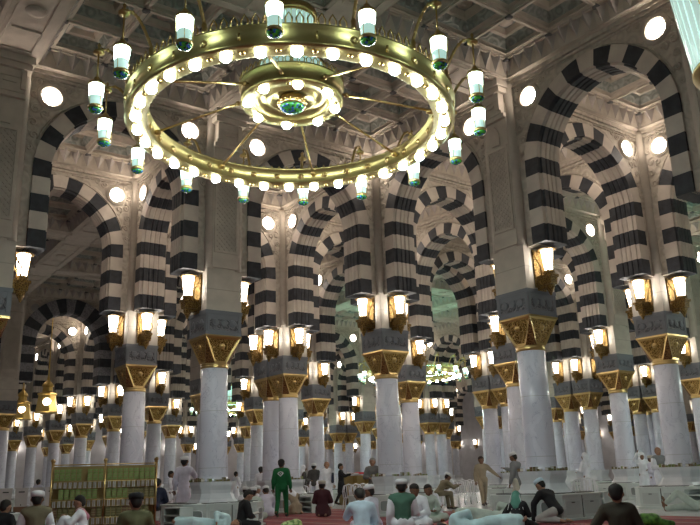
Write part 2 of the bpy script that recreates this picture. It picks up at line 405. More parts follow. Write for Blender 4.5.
def spandrel(hw=.375, length=6.0, two=True, disc=True):
    # wall above the ring between two piers, as local x from -SPAN+.53 .. ; with panels
    b = MB(); pt, tot = arch_path(); n = 36; xe = length/2-.50
    outer = []; leg = ZSP-ZL
    for s in [0, leg]+[leg+(tot-2*leg)*q/32 for q in range(1, 32)]+[tot-leg, tot-1e-6]:
        p, t = pt(s); outer.append((p[0]-t[1]*(TV/2-.03), p[1]+t[0]*(TV/2-.03)))
    for sy in (-1, 1):
        y = sy*hw
        n = len(outer)-1
        for k in range(n):
            (x0, z0), (x1, z1) = outer[k], outer[k+1]
            # wall as quads from the extrados up to the string course / out to the pier
            xa, xb = x0, x1
            if k == 0 or k == n-1:
                e = -xe if xa < 0 else xe
                q = [(e, y, z0), (xa, y, z0), (xb, y, z1), (e, y, z1)]
            else: q = [(xa, y, z0), (xb, y, z1), (xb, y, ZBEAM), (xa, y, ZBEAM)]
            if sy == 1: q.reverse()
            b.quad(q, 0)
        zs = ZSP
        for e, xo in ((-xe, -RO+.03), (xe, RO-.03)):
            q = [(e, y, zs), (xo, y, zs), (xo, y, ZBEAM), (e, y, ZBEAM)]
            b.quad(q, 0)
    b.box(-xe, xe, -hw-.06, hw+.06, ZSTR, ZSTR+.07, 0); b.box(-xe, xe, -hw-.10, hw+.10, ZSTR+.1, ZBEAM, 0)
    for e in (-1, 1): b.quad([(e*(RO-.1), -hw, ZL), (e*(RO-.1), hw, ZL), (e*xe, hw, ZL), (e*xe, -hw, ZL)], 0)
    if disc:
        for sy in (-1, 1):
            for sx in (-1, 1):
                cx, cz = sx*1.91, Z0+9.68
                # carved field: raised scrolls around the lamp
                T = Matrix.Translation((cx, sy*hw, cz)) @ Matrix.Rotation(PI/2*sy*1, 4, 'X')
                b.lathe([(.37, 0), (.36, -.035*1), (.30, -.03), (.29, -.05), (.27, -.05), (.26, 0)], 20, 1, T=T if sy == 1 else T)
                def sw(px, pz, r0, turns, a0, dirn):
                    pts = []
                    for q in range(13):
                        f = q/12; a = a0+dirn*turns*2*PI*f; r = r0*(1-f*.8)
                        pts.append((cx+sx*(px+r*math.cos(a)), sy*(hw+.015), cz+pz+r*math.sin(a)))
                    b.tube(pts, .028, 4, 1)
                for q in ((.33, .33, .13, 1.2, 0, 1), (-.02, .46, .12, 1.1, 2, -1), (-.42, .30, .13, 1.2, 3, 1), (-.68, .38, .11, 1, 1, -1), (.42, -.02, .11, 1.1, 4, 1),
                          (.36, -.42, .14, 1.2, 2, -1), (.12, -.50, .12, 1.1, 5, 1), (.40, -.80, .12, 1.2, 0, 1), (.36, -1.15, .11, 1.1, 3, -1), (-.95, .44, .08, 1, 0, 1), (.44, -1.5, .07, 1, 2, 1)): sw(*q)
                # frame moulding
                fr = [(cx+sx*.52, sy*(hw+.01), cz-1.9), (cx+sx*.52, sy*(hw+.01), ZSTR-.05), (sx*.35, sy*(hw+.01), ZSTR-.05)]
                b.tube(fr, .03, 4, 0)
                arcp = []
                for q in range(9):
                    a = .32+q*(1.18)/8; arcp.append((sx*(RO+.07)*math.cos(a)*1.0, sy*(hw+.01), ZSP+(RO+.10)*math.sin(a)))
                b.tube(arcp, .025, 4, 0)
    return b
_ro, _tv = RO, TV; RO, TV = 2.60, .85
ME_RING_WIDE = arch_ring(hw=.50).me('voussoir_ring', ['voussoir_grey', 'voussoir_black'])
RO, TV = _ro, _tv
ME_RING = arch_ring().me('voussoir_ring', ['voussoir_white', 'voussoir_black'])
ME_SPAN = spandrel().me('spandrel', ['stone_carved', 'stone_plain'])
b = MB()
for sy in (-1, 1):
    for sx in (-1, 1):
        T = Matrix.Translation((sx*1.91, sy*.375, Z0+9.68)) @ Matrix.Rotation(-PI/2*sy, 4, 'X')
        b.lathe([(.235, .02), (.225, .05), (.15, .07), (.05, .08)], 16, 0, T=T)
ME_DISC = None
def disc_mesh(sx, sy, mt='medallion_glass'):
    b = MB(); T = Matrix.Translation((sx*1.91, sy*.375, Z0+9.68)) @ Matrix.Rotation(-PI/2*sy, 4, 'X')
    b.lathe([(.235, .02), (.225, .05), (.15, .07), (.05, .08)], 14, 0, T=T); return b.me('round_light', [mt])
mat('unlit_glass', (.35, .33, .31), .3)
ME_DISCS_OFF = {(sx, sy): disc_mesh(sx, sy, 'unlit_glass') for sx in (-1, 1) for sy in (-1, 1)}
ME_DISCS = {(sx, sy): disc_mesh(sx, sy) for sx in (-1, 1) for sy in (-1, 1)}

# ------------------------------------------------------------------ wall lantern (facing -y, hung on a pier face)
def lantern_meshes():
    y = -.53; yc = y-.31; zt, zb = 6.60, 6.06
    b = MB()
    b.box(-.20, .20, y-.04, y, 5.66, 6.66, 0, taper=1.15); b.box(-.15, .15, y-.06, y-.03, 5.58, 5.76, 1)
    b.box(-.07, .07, y-.40, y, 5.62, 5.70, 0); b.box(-.12, .12, y-.44, y, 5.70, 5.88, 0, taper=1.1)
    b.box(-.15, .15, y-.50, y, 5.88, 5.95, 1)
    b.lathe([(.02, 5.42), (.05, 5.50), (.10, 5.58), (.11, 5.66)], 8, 1, c=(0, yc, 0))
    b.lathe([(.10, 5.94), (.16, 6.0), (.155, 6.05), (.12, 6.07)], 8, 1, c=(0, yc, 0))
    b.lathe([(.20, zt), (.265, zt+.01), (.26, zt+.03), (.12, zt+.06)], 8, 1, c=(0, yc, 0), rot=PI/8)  # cap plate widened to shield the arch leg from the glass
    for k in range(8):
        a = PI/8+k*PI/4; ca, sa = math.cos(a), math.sin(a)
        b.tube([(.108*ca, yc+.108*sa, zb), (.17*ca, yc+.17*sa, zt)], .011, 4, 1)
    for sx in (-1, 1):
        b.tube([(sx*.20, y-.05, 6.6), (sx*.24, y-.10, 6.45), (sx*.23, y-.24, 6.2), (sx*.17, y-.22, 5.98), (sx*.16, y-.05, 5.8)], .022, 4, 0)
        for z in (5.84, 5.98, 6.12, 6.26, 6.4, 6.54): b.ball((sx*.20, y-.05, z), .028, 1, 6, 4)
    fr = b.me('gold_frame', ['lantern_metal', 'lantern_metal'])
    g = MB(); g.lathe([(.10, zb), (.16, zt)], 8, 0, c=(0, yc, 0), rot=PI/8)
    return fr, g.me('lit_glass', ['lantern_glass'])
ME_LF, ME_LG = lantern_meshes()

# ------------------------------------------------------------------ bay ceiling: cornice + 3x3 coffers, local centre, half 3.0
def bay_mesh():
    b = MB(); h = 2.47; hi = 2.20
    # backing above wall heads
    n = 13; p = 2*h/n
    for k in range(4):
        T = Matrix.Rotation(k*PI/2, 4, 'Z')
        def P(x, o, z): return T @ Vector((x, -h+.09+o, z))
        z0, z1 = ZBEAM, ZRIB
        for i in range(n):
            x0 = -h+i*p; x1 = x0+p; xm = (x0+x1)/2
            # clamp the top line to the inner square (mitred corners)
            f = lambda x: max(-hi-.02, min(hi+.02, x))
            A = P(f(x0), .08, z1); Mm = P(f(xm), .27, z1); C2 = P(f(x1), .08, z1); Bt = P(xm, .03, z0+.05); V0 = P(x0, .0, z0+.05); V1 = P(x1, .0, z0+.05)
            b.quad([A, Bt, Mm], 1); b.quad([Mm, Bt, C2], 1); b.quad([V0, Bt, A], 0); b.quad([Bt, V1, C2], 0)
            b.quad([P(x0, 0, z0-.0), P(x1, 0, z0-.0), V1, V0], 0); b.quad([A, Mm, C2, P(f(x1), .0, z1), P(f(x0), 0, z1)], 0)
        b.quad([P(-h-.25, -.25, z0+.012), P(h+.25, -.25, z0+.012), P(h, .02, z0+.012), P(-h, .02, z0+.012)], 0)
        b.quad([P(-h, .10, ZRIB), P(h, .10, ZRIB), P(hi+.1, .34, ZRIB+.02), P(-hi-.1, .34, ZRIB+.02)], 0)
    s = 2*hi/3; rw = .085
    for i in range(4):
        c = -hi+i*s
        b.box(c-rw, c+rw, -hi-.1, hi+.1, ZRIB, ZRIB+.12, 0); b.box(-hi-.1, hi+.1, c-rw, c+rw, ZRIB, ZRIB+.12, 0)
        b.box(c-rw*.45, c+rw*.45, -hi-.1, hi+.1, ZRIB-.05, ZRIB, 0); b.box(-hi-.1, hi+.1, c-rw*.45, c+rw*.45, ZRIB-.05, ZRIB, 0)
        for j in range(4): b.lathe([(.10, ZRIB-.03), (.10, ZRIB-.07), (.05, ZRIB-.09)], 10, 3, c=(c, -hi+j*s, 0))
    for i in range(3):
        for j in range(3):
            cx, cy = -hi+(i+.5)*s, -hi+(j+.5)*s; hs = s/2-rw+.01
            levels = [(hs, ZRIB+.10), (hs-.10, ZRIB+.14), (hs-.24, ZRIB+.36), (hs-.32, ZRIB+.38), (hs-.40, ZRIB+.50)]
            for q in range(len(levels)-1):
                (a, z), (a2, z2) = levels[q], levels[q+1]; m = 2 if q == 1 else 0
                for (sx, sy), (tx, ty) in (((-1, -1), (1, -1)), ((1, -1), (1, 1)), ((1, 1), (-1, 1)), ((-1, 1), (-1, -1))):
                    b.quad([(cx+sx*a, cy+sy*a, z), (cx+tx*a, cy+ty*a, z), (cx+tx*a2, cy+ty*a2, z2), (cx+sx*a2, cy+sy*a2, z2)], m)
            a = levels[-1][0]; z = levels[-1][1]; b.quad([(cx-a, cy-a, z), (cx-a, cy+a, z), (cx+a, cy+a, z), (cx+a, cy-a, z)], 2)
            b.lathe([(.20, z), (.18, z-.05), (.10, z-.03), (.04, z-.08)], 10, 0, c=(cx, cy, 0), rot=PI/8)
    b.box(-3, 3, -3, 3, ZTOP, ZTOP+.05, 0)
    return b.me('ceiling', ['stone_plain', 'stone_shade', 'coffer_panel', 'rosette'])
ME_BAY = bay_mesh()
bays = 0
for i in range(-3, 10):
    for j in range(-4, 11):
        x0 = X(i)+(GAP if i == 4 else 0); y0 = Y(j)+(GAP if j == 1 else 0)
        cx, cy = x0+3, y0+3
        if not inview(cx, cy, 10.5, 12, 330, 90): continue
        o = obj('ceiling', ME_BAY, None, (cx, cy, 0)); tag(o, kind='structure'); bays += 1
# beams: ceiling strips along lattice lines (soffit between bays), with sunk panels
def beam_mesh(L=6.0, w=.53):
    b = MB(); b.box(-L/2-(.53 if L == 6 else 0), L/2-(.53 if L == 6 else 0), -w-.0, w, ZBEAM, ZTOP, 0)
    for sy in (-1, 1): b.box(-L/2+.5, L/2-.5, sy*w*.72-.04, sy*w*.72+.04, ZBEAM-.03, ZBEAM, 0)
    for x in (-L/2+.6, -.9, .9, L/2-.6): b.box(x-.04, x+.04, -w*.72, w*.72, ZBEAM-.03, ZBEAM, 0)
    for x in (-L/2+.1, L/2-.1): b.lathe([(.3, ZBEAM), (.28, ZBEAM-.04), (.12, ZBEAM-.06)], 12, 0, c=(x, 0, 0)) if False else None
    b.lathe([(.24, ZBEAM), (.22, ZBEAM-.04), (.10, ZBEAM-.06)], 12, 0)
    return b.me('ceiling_beam', ['stone_plain'])
ME_BEAM = beam_mesh(); ME_BEAM2 = beam_mesh(4.94)
for i in range(-3, 10):
    for j in range(-4, 11):
        for d in (0, 1):
            x0 = X(i); y0 = Y(j)
            if d == 0: cx, cy = x0+3+(GAP if i == 4 else 0), y0
            else: cx, cy = x0, y0+3+(GAP if j == 1 else 0)
            if not inview(cx, cy, 10.5, 12, 330, 90): continue
            offs = [0]+([GAP] if (d == 0 and j == 1) or (d == 1 and i == 4) else [])
            for of in offs:
                o = obj('trim', ME_BEAM2 if d else ME_BEAM, None, (cx+(of if d else 0), cy+(0 if d else of), 0), d*PI/2); tag(o, kind='structure')
# joint slabs filling the twin strips
b = MB(); b.box(-40, 90, 6+.5, 6+GAP-.5, ZBEAM, ZTOP); b.box(24+.5, 24+GAP-.5, -40, 100, ZBEAM, ZTOP); b.box(-40, 100, -40, 110, ZTOP+.05, ZTOP+.2)
tag(b.build('ceiling', ['stone_plain']), kind='structure')

# ------------------------------------------------------------------ place columns, arches, lanterns
rows = {}
for key, (x, y) in nodes.items():
    if inview(x, y, 0, 4.5, 25, 92) : rows.setdefault((key[1], key[3]), []).append(key)
ROWN = {}
NAMES = {(-1, 0, 0, 0): 'column behind the tall white-robed man', (0, 0, 0, 0): 'column right of the grey-robed man',
         (0, -1, 0, 0): 'nearest column at right', (1, -1, 0, 0): 'thick column near right edge', (-1, 1, 0, 0): 'column above the bookshelf',
         (0, 1, 0, 0): 'front twin column behind green tracksuit', (0, 1, 0, 1): 'rear twin column behind green tracksuit',
         (1, 0, 0, 0): 'column half hidden by nearest right column', (2, 0, 0, 0): 'column behind seated brown-jacket man', (-2, 0, 0, 0): 'cut-off column at left edge',
         (3, 0, 0, 0): 'column cut by right edge', (1, 1, 0, 0): 'column touching the centre column'}
rowid = {}
order = sorted(rows, key=lambda r: Y(r[0])+(GAP if r[1] else 0))
cname = {}
for ri, rk in enumerate(order):
    ks = sorted(rows[rk], key=lambda k: proj((*nodes[k], 2))[0])
    for n, k in enumerate(ks):
        cname[k] = NAMES.get(k, '%s column from left in row %s' % (ordw(n+1), ordw(ri+1)))
def has(i, j): return i in IR and j in JR and not void(i, j)
ncol = 0
col_objs = {}
allk = sorted(nodes, key=lambda k: (Vector((*nodes[k], 0))-CAM).length)
for k in allk:
    i, j, a, bb = k; x, y = nodes[k]
    low = inview(x, y, 0, 4.5, 40, 92); high = inview(x, y, 6, 11.4, 40, 92)
    if not (low or high): continue
    dist = proj((x, y, 3))[2] if proj((x, y, 3)) else 5
    r = empty('marble_column', (x, y, 0)); nm = cname.get(k, 'column outside the frame')
    tag(r, 'white marble column, gold capital, ' + nm, 'column', 'columns of the prayer hall')
    obj('pedestal', ME_BASE, r); obj('shaft', ME_SHAFT, r); obj('capital', ME_CAP, r); obj('impost_block', ME_BLOCK, r); obj('pier', ME_PIER, r)
    col_objs[k] = r; ncol += 1
    # faces: -y, +x, +y, -x
    for q, (di, dj) in enumerate(((0, -1), (1, 0), (0, 1), (-1, 0))):
        twin_gap = (bb == 1 and dj == -1) or (j == 1 and bb == 0 and dj == 1 and (i, j, a, 1) in nodes) or (a == 1 and di == -1) or (i == 4 and a == 0 and di == 1)
        if twin_gap: continue
        ni, nj = i+di, j+dj
        face = ('right', 'far right', 'far left', 'left')[q]
        if void(ni, nj) or not has(ni, nj):
            if q in (0, 3): obj('pilaster_panel', ME_PILASTER, r, (0, 0, 0), q*PI/2)
            continue
        if q in (1, 2) and dist > 34: continue
        if dist > 75 and q in (1, 2): continue
        if not inview(x, y, 5.5, 6.6, 20, 92): continue
        l = empty('wall_lantern', (x, y, 0), q*PI/2)
        tag(l, 'gold wall lantern, %s side of %s' % (face, nm), 'lantern', 'wall lanterns under the arches')
        obj('gold_frame', ME_LF, l); obj('lit_glass', ME_LG, l)
narch = 0
def arch(x, y, rz, label):
    global narch
    ps = [Vector((x+dx*math.cos(rz), y+dx*math.sin(rz))) for dx in (-2.5, 0, 2.5)]
    if not any(inview(p.x, p.y, 6.5, 11.4, 10, 90) for p in ps): return
    r = empty('striped_arch', (x, y, 0), rz); tag(r, label, 'arch', 'striped arches of the hall')
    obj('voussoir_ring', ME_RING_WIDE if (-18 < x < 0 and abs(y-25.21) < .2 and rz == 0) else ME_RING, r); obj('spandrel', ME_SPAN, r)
    p = proj((x, y, 9)); d = p[2] if p else 10
    for (sx, sy), me in ME_DISCS.items():
        n = Vector((-math.sin(rz)*sy, math.cos(rz)*sy, 0))
        if d > 30 and n.dot(Vector((x, y, 0))-CAM) > 0: continue
        q = Vector((x, y, 0))+n*1.5
        unlit = -18 < q.x < 0 and 7.2 < q.y < 25.2
        o = obj('round_light', me, r)
        if unlit:
            o.data = ME_DISCS_OFF[(sx, sy)]
    narch += 1
for (i, j, a, bb), (x, y) in nodes.items():
    nm = cname.get((i, j, a, bb), 'a column outside the frame')
    # along x to (i+1)
    if has(i+1, j) and (i+1, j, 0, bb) in nodes and not (i == 4 and a == 0):
        x2 = nodes[(i+1, j, 0, bb)][0]
        arch((x+x2)/2, y, 0, 'striped arch running right from ' + nm)
    if has(i, j+1) and (i, j+1, a, 0) in nodes and not (j == 1 and bb == 0 and (i, j, a, 1) in nodes):
        y2 = nodes[(i, j+1, a, 0)][1]
        arch(x, (y+y2)/2, PI/2, 'striped arch running back from ' + nm)
print('STAT columns', ncol, 'arches', narch, 'bays', bays, 'objs', len(bpy.data.objects))

mat('hall_wall', (.60, .58, .60), .7, build=tex_noise((.55, .53, .55), (.65, .63, .65), 1))
# far walls
for nm, bx in (('wall_back', (-60, 90, 64, 64.5)), ('wall_right', (58.3, 58.8, -60, 100)), ('wall_left', (-45, -44.5, -40, 100)), ('wall_near', (-60, 90, -40.5, -40))):
    b = MB(); b.box(bx[0], bx[1], bx[2], bx[3], 0, ZTOP); tag(b.build(nm, ['hall_wall']), kind='structure')

# ------------------------------------------------------------------ ring chandeliers
AZ0 = math.atan2(CR.y, CR.x)          # the photographed fitting is turned this way
def stained(nt, b):
    tc = N(nt, 'ShaderNodeTexCoord'); vo = N(nt, 'ShaderNodeTexVoronoi', Scale=30); nt.links.new(tc.outputs['Object'], vo.inputs['Vector'])
    cr = N(nt, 'ShaderNodeValToRGB'); cr.color_ramp.interpolation = 'CONSTANT'; e = cr.color_ramp.elements
    e[0].color = rgb(.02, .16, .04); e[1].position = .72; e[1].color = rgb(.03, .08, .35)
    q = e.new(.45); q.color = rgb(.06, .3, .03); q = e.new(.88); q.color = rgb(.01, .02, .02)
    sx = N(nt, 'ShaderNodeSeparateColor'); nt.links.new(vo.outputs['Color'], sx.inputs[0]); nt.links.new(sx.outputs[0], cr.inputs[0])
    nt.links.new(cr.outputs[0], b.inputs['Base Color']); nt.links.new(cr.outputs[0], b.inputs['Emission Color']); b.inputs['Emission Strength'].default_value = .12
mat('stained_glass', (.02, .2, .05), .2, build=stained)
mat('crystal', (.8, .95, .9), .12, emit=(.62, .92, .82), es=.30, build=None)
mat('dark_metal', (.03, .025, .02), .4, .6)
def chandelier_meshes():
    R = {}
    b = MB(); z0, z1 = 6.83, 7.14       # outer ring: underside gutter + band + mouldings
    b.lathe([(2.40, z0+.02), (2.46, z0), (2.70, z0), (2.76, z0+.02), (2.74, z0+.05), (2.74, z1-.05), (2.78, z1-.03), (2.78, z1), (2.72, z1+.02), (2.44, z1+.02), (2.38, z1), (2.38, z1-.03), (2.42, z1-.05), (2.42, z0+.05), (2.40, z0+.02)], 96, 0, caps=False)
    for k in range(32):
        a = k*2*PI/32
        for r, dn in ((2.745, 1), (2.415, -1)):
            if k % 2 == 0 or r < 2.5:
                T = Matrix.Rotation(a, 4, 'Z') @ Matrix.Translation((r, 0, (z0+z1)/2)) @ Matrix.Rotation(dn*PI/2, 4, 'Y')
                b.lathe([(.06, 0), (.055, .015), (.03, .02), (.02, .035), (.003, .04)], 10, 1, T=T)
            else: b.tube([(r*math.cos(a), r*math.sin(a), z0+.10), (r*math.cos(a), r*math.sin(a), z1-.10)], .018, 5, 1)
        b.lathe([(.045, z0-.001), (.04, z0-.02), (.015, z0-.035)], 8, 1, c=(2.58*math.cos(a), 2.58*math.sin(a), 0))
    R['band'] = b.me('ring_band', ['brass', 'gold_smooth'])
    b = MB()                            # crest of little loops and finials on the ring
    for k in range(112):
        a = k*2*PI/112
        for r in ((2.74,) if k % 1 == 0 else ()):
            c = Vector((r*math.cos(a), r*math.sin(a), z1)); t = Vector((-math.sin(a), math.cos(a), 0))
            if k % 7 == 0:
                b.lathe([(.03, -.01), (.045, .05), (.03, .09), (.045, .14), (.005, .24)], 6, 0, c=c)
            else: b.tube([c-t*.04-Vector((0, 0, .02)), c-t*.05+Vector((0, 0, .10)), c+Vector((0, 0, .19)), c+t*.05+Vector((0, 0, .10)), c+t*.04-Vector((0, 0, .02))], .014, 4, 0)
    R['crest'] = b.me('crest', ['gold_smooth'])
    b = MB(); b.lathe([(.072, 0), (.08, -.02), (.08, -.05), (.06, -.075), (.02, -.085)], 14, 0); R['bulb'] = b.me('bulb', ['bulb'])
    b = MB(); zi = 7.33
    b.lathe([(.64, zi+.03), (.66, zi), (.86, zi), (.89, zi+.03), (.88, zi+.05), (.88, zi+.27), (.91, zi+.29), (.91, zi+.32), (.70, zi+.34), (.05, zi+.34)], 64, 0, caps=False)
    b.lathe([(.64, zi+.03), (.62, zi+.12), (.44, zi+.13), (.42, zi+.07), (.38, zi+.07), (.36, zi+.13), (.05, zi+.14)], 48, 1, caps=False)
    for k in range(8):
        a = k*PI/4; b.lathe([(.04, zi-.001), (.035, zi-.02), (.012, zi-.03)], 8, 2, c=(.755*math.cos(a), .755*math.sin(a), 0))
    for k in range(48):
        a = k*2*PI/48; c = Vector((.89*math.cos(a), .89*math.sin(a), zi+.32)); t = Vector((-math.sin(a), math.cos(a), 0))
        b.tube([c-t*.035, c-t*.045+Vector((0, 0, .07)), c+Vector((0, 0, .12)), c+t*.045+Vector((0, 0, .07)), c+t*.035], .012, 4, 2)
    R['inner'] = b.me('inner_ring', ['brass', 'brass', 'gold_smooth'])
    b = MB(); b.lathe([(.20, zi+.14), (.23, zi+.06), (.24, zi-.02), (.22, zi-.05)], 20, 0)
    for k in range(16): a = k*PI/8; b.ball((.235*math.cos(a), .235*math.sin(a), zi+.02), .03, 0, 6, 4)
    u = MB(); u.lathe([(2.52, z1+.025), (2.64, z1+.025), (2.64, z1+.035), (2.52, z1+.035)], 64, 0, caps=False); R['up'] = u.me('added_uplight_strip', ['added_uplight']); R['upf'] = u.me('added_uplight_strip', ['added_uplight_far'])  # glowing strip added on top of the ring to tint the ceiling
    R['boss'] = b.me('centre_boss', ['gold_smooth'])
    b = MB(); b.lathe([(.22, zi-.05), (.19, zi-.10), (.10, zi-.14), (.02, zi-.15)], 20, 0); R['bossglass'] = b.me('coloured_glass', ['stained_glass'])
    b = MB()                            # crystal drum
    n = 28
    for k in range(n):
        a = k*2*PI/n; ca, sa = math.cos(a), math.sin(a); T = Matrix.Rotation(a, 4, 'Z')
        b.box(.36, .42, -.035, .035, 8.05, 8.95, 0, T); b.box(.50, .55, -.03, .03, 7.80, 8.05, 0, T)
    R['crystal'] = b.me('crystal_drum', ['crystal'])
    b = MB()
    b.lathe([(.30, 8.95), (.46, 8.97), (.48, 9.02), (.46, 9.12), (.40, 9.14), (.10, 9.2), (.04, 9.3), (.03, ZRIB-.1)], 32, 0); b.lathe([(.57, 8.03), (.58, 8.08), (.40, 8.10), (.36, 8.05)], 32, 0, caps=False)
    b.lathe([(.05, 7.6), (.05, 8.95)], 8, 0); b.lathe([(.12, ZRIB+.49), (.25, ZRIB+.3), (.10, ZRIB+.02), (.04, ZRIB-.15)], 16, 0)
    R['stem'] = b.me('stem', ['gold_smooth'])
    b = MB(); b.tube([(.88, 0, zi+.12), (2.42, 0, 7.0)], .022, 6, 0); b.ball((2.36, 0, 7.0), .05, 0, 8, 5, (1.6, 1, 1)); b.ball((.95, 0, zi+.10), .045, 0, 8, 5)
    R['rod'] = b.me('rod', ['gold_smooth'])
    # arm + lantern, pointing +x, lantern axis at r=3.2
    b = MB(); pts = []
    for q in range(13):
        f = q/12; pts.append((2.66+.54*f+.0*math.sin(f*PI), 0, 7.15+.62*math.sin(f*PI*.62)/math.sin(PI*.5)*1.0))
    b.tube(pts, .022, 6, 0, radii=[.028-.008*q/12 for q in range(13)])
    for q in range(1, 12, 2): b.ball(pts[q], .032, 0, 6, 4)
    ze = pts[-1][2]
    b.lathe([(.005, ze+.14), (.03, ze+.10), (.02, ze+.06), (.03, ze+.03), (.09, ze-.02), (.085, ze-.05), (.02, ze-.06)], 10, 0, c=(3.2, 0, 0))
    R['arm'] = b.me('arm', ['gold_smooth']); R['ze'] = ze
    b = MB(); zt = 7.12; zb = 6.76
    b.tube([(3.2, 0, ze-.05), (3.2, 0, zt+.14)], .014, 5, 0)
    b.lathe([(.122, zt), (.13, zt+.02), (.115, zt+.05), (.06, zt+.08), (.05, zt+.12), (.015, zt+.16)], 14, 0, c=(3.2, 0, 0))
    for k in range(4): b.tube([(3.2+.108*math.cos(k*PI/2+.6), .108*math.sin(k*PI/2+.6), zb-.03), (3.2+.122*math.cos(k*PI/2+.6), .122*math.sin(k*PI/2+.6), zt+.03)], .006, 4, 0)
    b.lathe([(.10, zb-.05), (.115, zb-.05), (.12, zb-.01), (.105, zb+.01)], 14, 0, c=(3.2, 0, 0))
    R['lcap'] = b.me('hanging_lantern', ['gold_smooth'])
    b = MB(); b.lathe([(.105, zb+.01), (.13, zt)], 12, 0, c=(3.2, 0, 0)); b = MB(); b.lathe([(.092, zb+.01), (.104, zb+.16), (.118, zt)], 12, 0, c=(3.2, 0, 0), mats=[1, 0]); R['lglass'] = b.me('lit_glass', ['white_glass', 'pale_glass'])
    b = MB(); b.lathe([(.11, zb-.05), (.095, zb-.08), (.05, zb-.105), (.01, zb-.11)], 14, 0, c=(3.2, 0, 0)); R['lbase'] = b.me('coloured_glass', ['stained_glass'])
    return R
CH = chandelier_meshes()
def chandelier(x, y, label, dz=0, full=True):
    r = empty('ring_chandelier', (x, y, dz), 0); tag(r, label, 'chandelier', 'ring chandeliers')
    rz = AZ0; obj('added_uplight_strip', CH['up' if x < 0 else 'upf'], r)
    for n, k in (('ring_band', 'band'), ('crest', 'crest'), ('inner_ring', 'inner'), ('crystal_drum', 'crystal'), ('stem', 'stem')): obj(n, CH[k], r, (0, 0, 0), rz+(PI/16 if n == 'crystal_drum' else 0))
    o = obj('centre_boss', CH['boss'], r, (0, 0, 0), rz); obj('coloured_glass', CH['bossglass'], o)
    for k in range(32):
        a = rz+(5.6+11.25*k)*PI/180; obj('bulb', CH['bulb'], r, (2.58*math.cos(a), 2.58*math.sin(a), 6.83), a)
    for k in range(8):
        a = rz+(11.5+45*k)*PI/180; obj('bulb', CH['bulb'], r, (.755*math.cos(a), .755*math.sin(a), 7.33), a)
        obj('rod', CH['rod'], r, (0, 0, 0), rz+(-6+45*k)*PI/180)
    for k in range(16):
        a = rz+22.5*k*PI/180
        obj('arm', CH['arm'], r, (0, 0, 0), a); l = obj('hanging_lantern', CH['lcap'], r, (0, 0, 0), a)
        obj('lit_glass', CH['lglass'], l); obj('coloured_glass', CH['lbase'], l)
    return r
chandelier(-9, -9, 'large brass ring chandelier with hanging lanterns overhead in front')
chandelier(15, -9, 'unseen ring chandelier added beyond the right edge, lighting the floor')  # out of view, put in to raise the light on the floor
chandelier(-9, -34, 'unseen ring chandelier added behind the viewpoint, lighting the floor')  # out of view, put in to light the foreground people
chandelier(15, 16.2, 'distant lit ring chandelier seen beside the centre column')
chandelier(15, 40.2, 'distant lit ring chandelier half hidden behind a left column')
mat('brass_body', (.7, .5, .16), .35, .9, emit=(.5, .30, .06), es=.0)
mat('pendant_core', (.8, .9, .88), .5, emit=(.70, .85, .82), es=.4)
# crystal pendant cut by the top right corner
q = atd(748, 22, 9.0)
r = empty('crystal_pendant', (q.x, q.y, 0)); tag(r, 'pale crystal drum pendant cut off by the top right corner', 'pendant lamp')
b = MB()
for ring_, (ra, rb, za, zb_, n) in enumerate(((.66, .80, q.z-.55, q.z+.75, 40),)):
    for k in range(n):
        a = k*2*PI/n; c0, s0 = math.cos(a), math.sin(a); w = .045
        b.mesh([(ra*c0-w*s0, ra*s0+w*c0, za), (ra*c0+w*s0, ra*s0-w*c0, za), ((ra-.05)*c0, (ra-.05)*s0, za), (rb*c0-w*s0, rb*s0+w*c0, zb_), (rb*c0+w*s0, rb*s0-w*c0, zb_), ((rb-.05)*c0, (rb-.05)*s0, zb_)], [(0, 1, 4, 3), (1, 2, 5, 4), (2, 0, 3, 5), (0, 2, 1), (3, 4, 5)], 0)
b.build('crystal_drum', ['crystal'], r)
b = MB(); b.lathe([(.58, q.z-.6), (.68, q.z-.58), (.68, q.z-.54), (.58, q.z-.52)], 32, 0, caps=False); b.lathe([(.60, q.z+.75), (.84, q.z+.76), (.84, q.z+.84), (.3, q.z+.95), (.03, q.z+1.1), (.03, ZRIB)], 32, 0); b.build('brass_rim', ['brass'], r)
b = MB(); b.lathe([(.3, q.z-.4), (.42, q.z+.6)], 16, 0); b.build('lit_core', ['pendant_core'], r)
# two small brass fretwork lanterns far left
def fret(x, y, d, label):
    q = atd(x, y, d); s = d/45.0
    r = empty('brass_pendant', (q.x, q.y, 0)); tag(r, label, 'pendant lamp', 'brass pendant lanterns far left')
    b = MB()
    b.lathe([(.62, q.z-.75), (.66, q.z-.72), (.60, q.z-.68), (.48, q.z+.25), (.54, q.z+.28), (.54, q.z+.36), (.30, q.z+.46), (.26, q.z+.72), (.34, q.z+.78), (.28, q.z+.92), (.10, q.z+1.1), (.04, q.z+1.4), (.02, ZTOP+.02)], 8, 0, smooth=False)
    b.build('brass_body', ['brass_body'], r)
    b = MB(); f = Vector((CAM.x-q.x, CAM.y-q.y, 0)).normalized()
    T = Matrix.Translation((f.x*.46, f.y*.46, q.z-.15)) @ f.to_track_quat('Z', 'Y').to_matrix().to_4x4()
    b.lathe([(.20, -.05), (.20, .06), (.1, .10)], 14, 0, T=T); b.build('round_light', ['medallion_glass'], r)
fret(47, 400, 44, 'brass fretwork pendant lantern, right one at far left')
fret(22, 408, 50, 'brass fretwork pendant lantern, left one at far left')

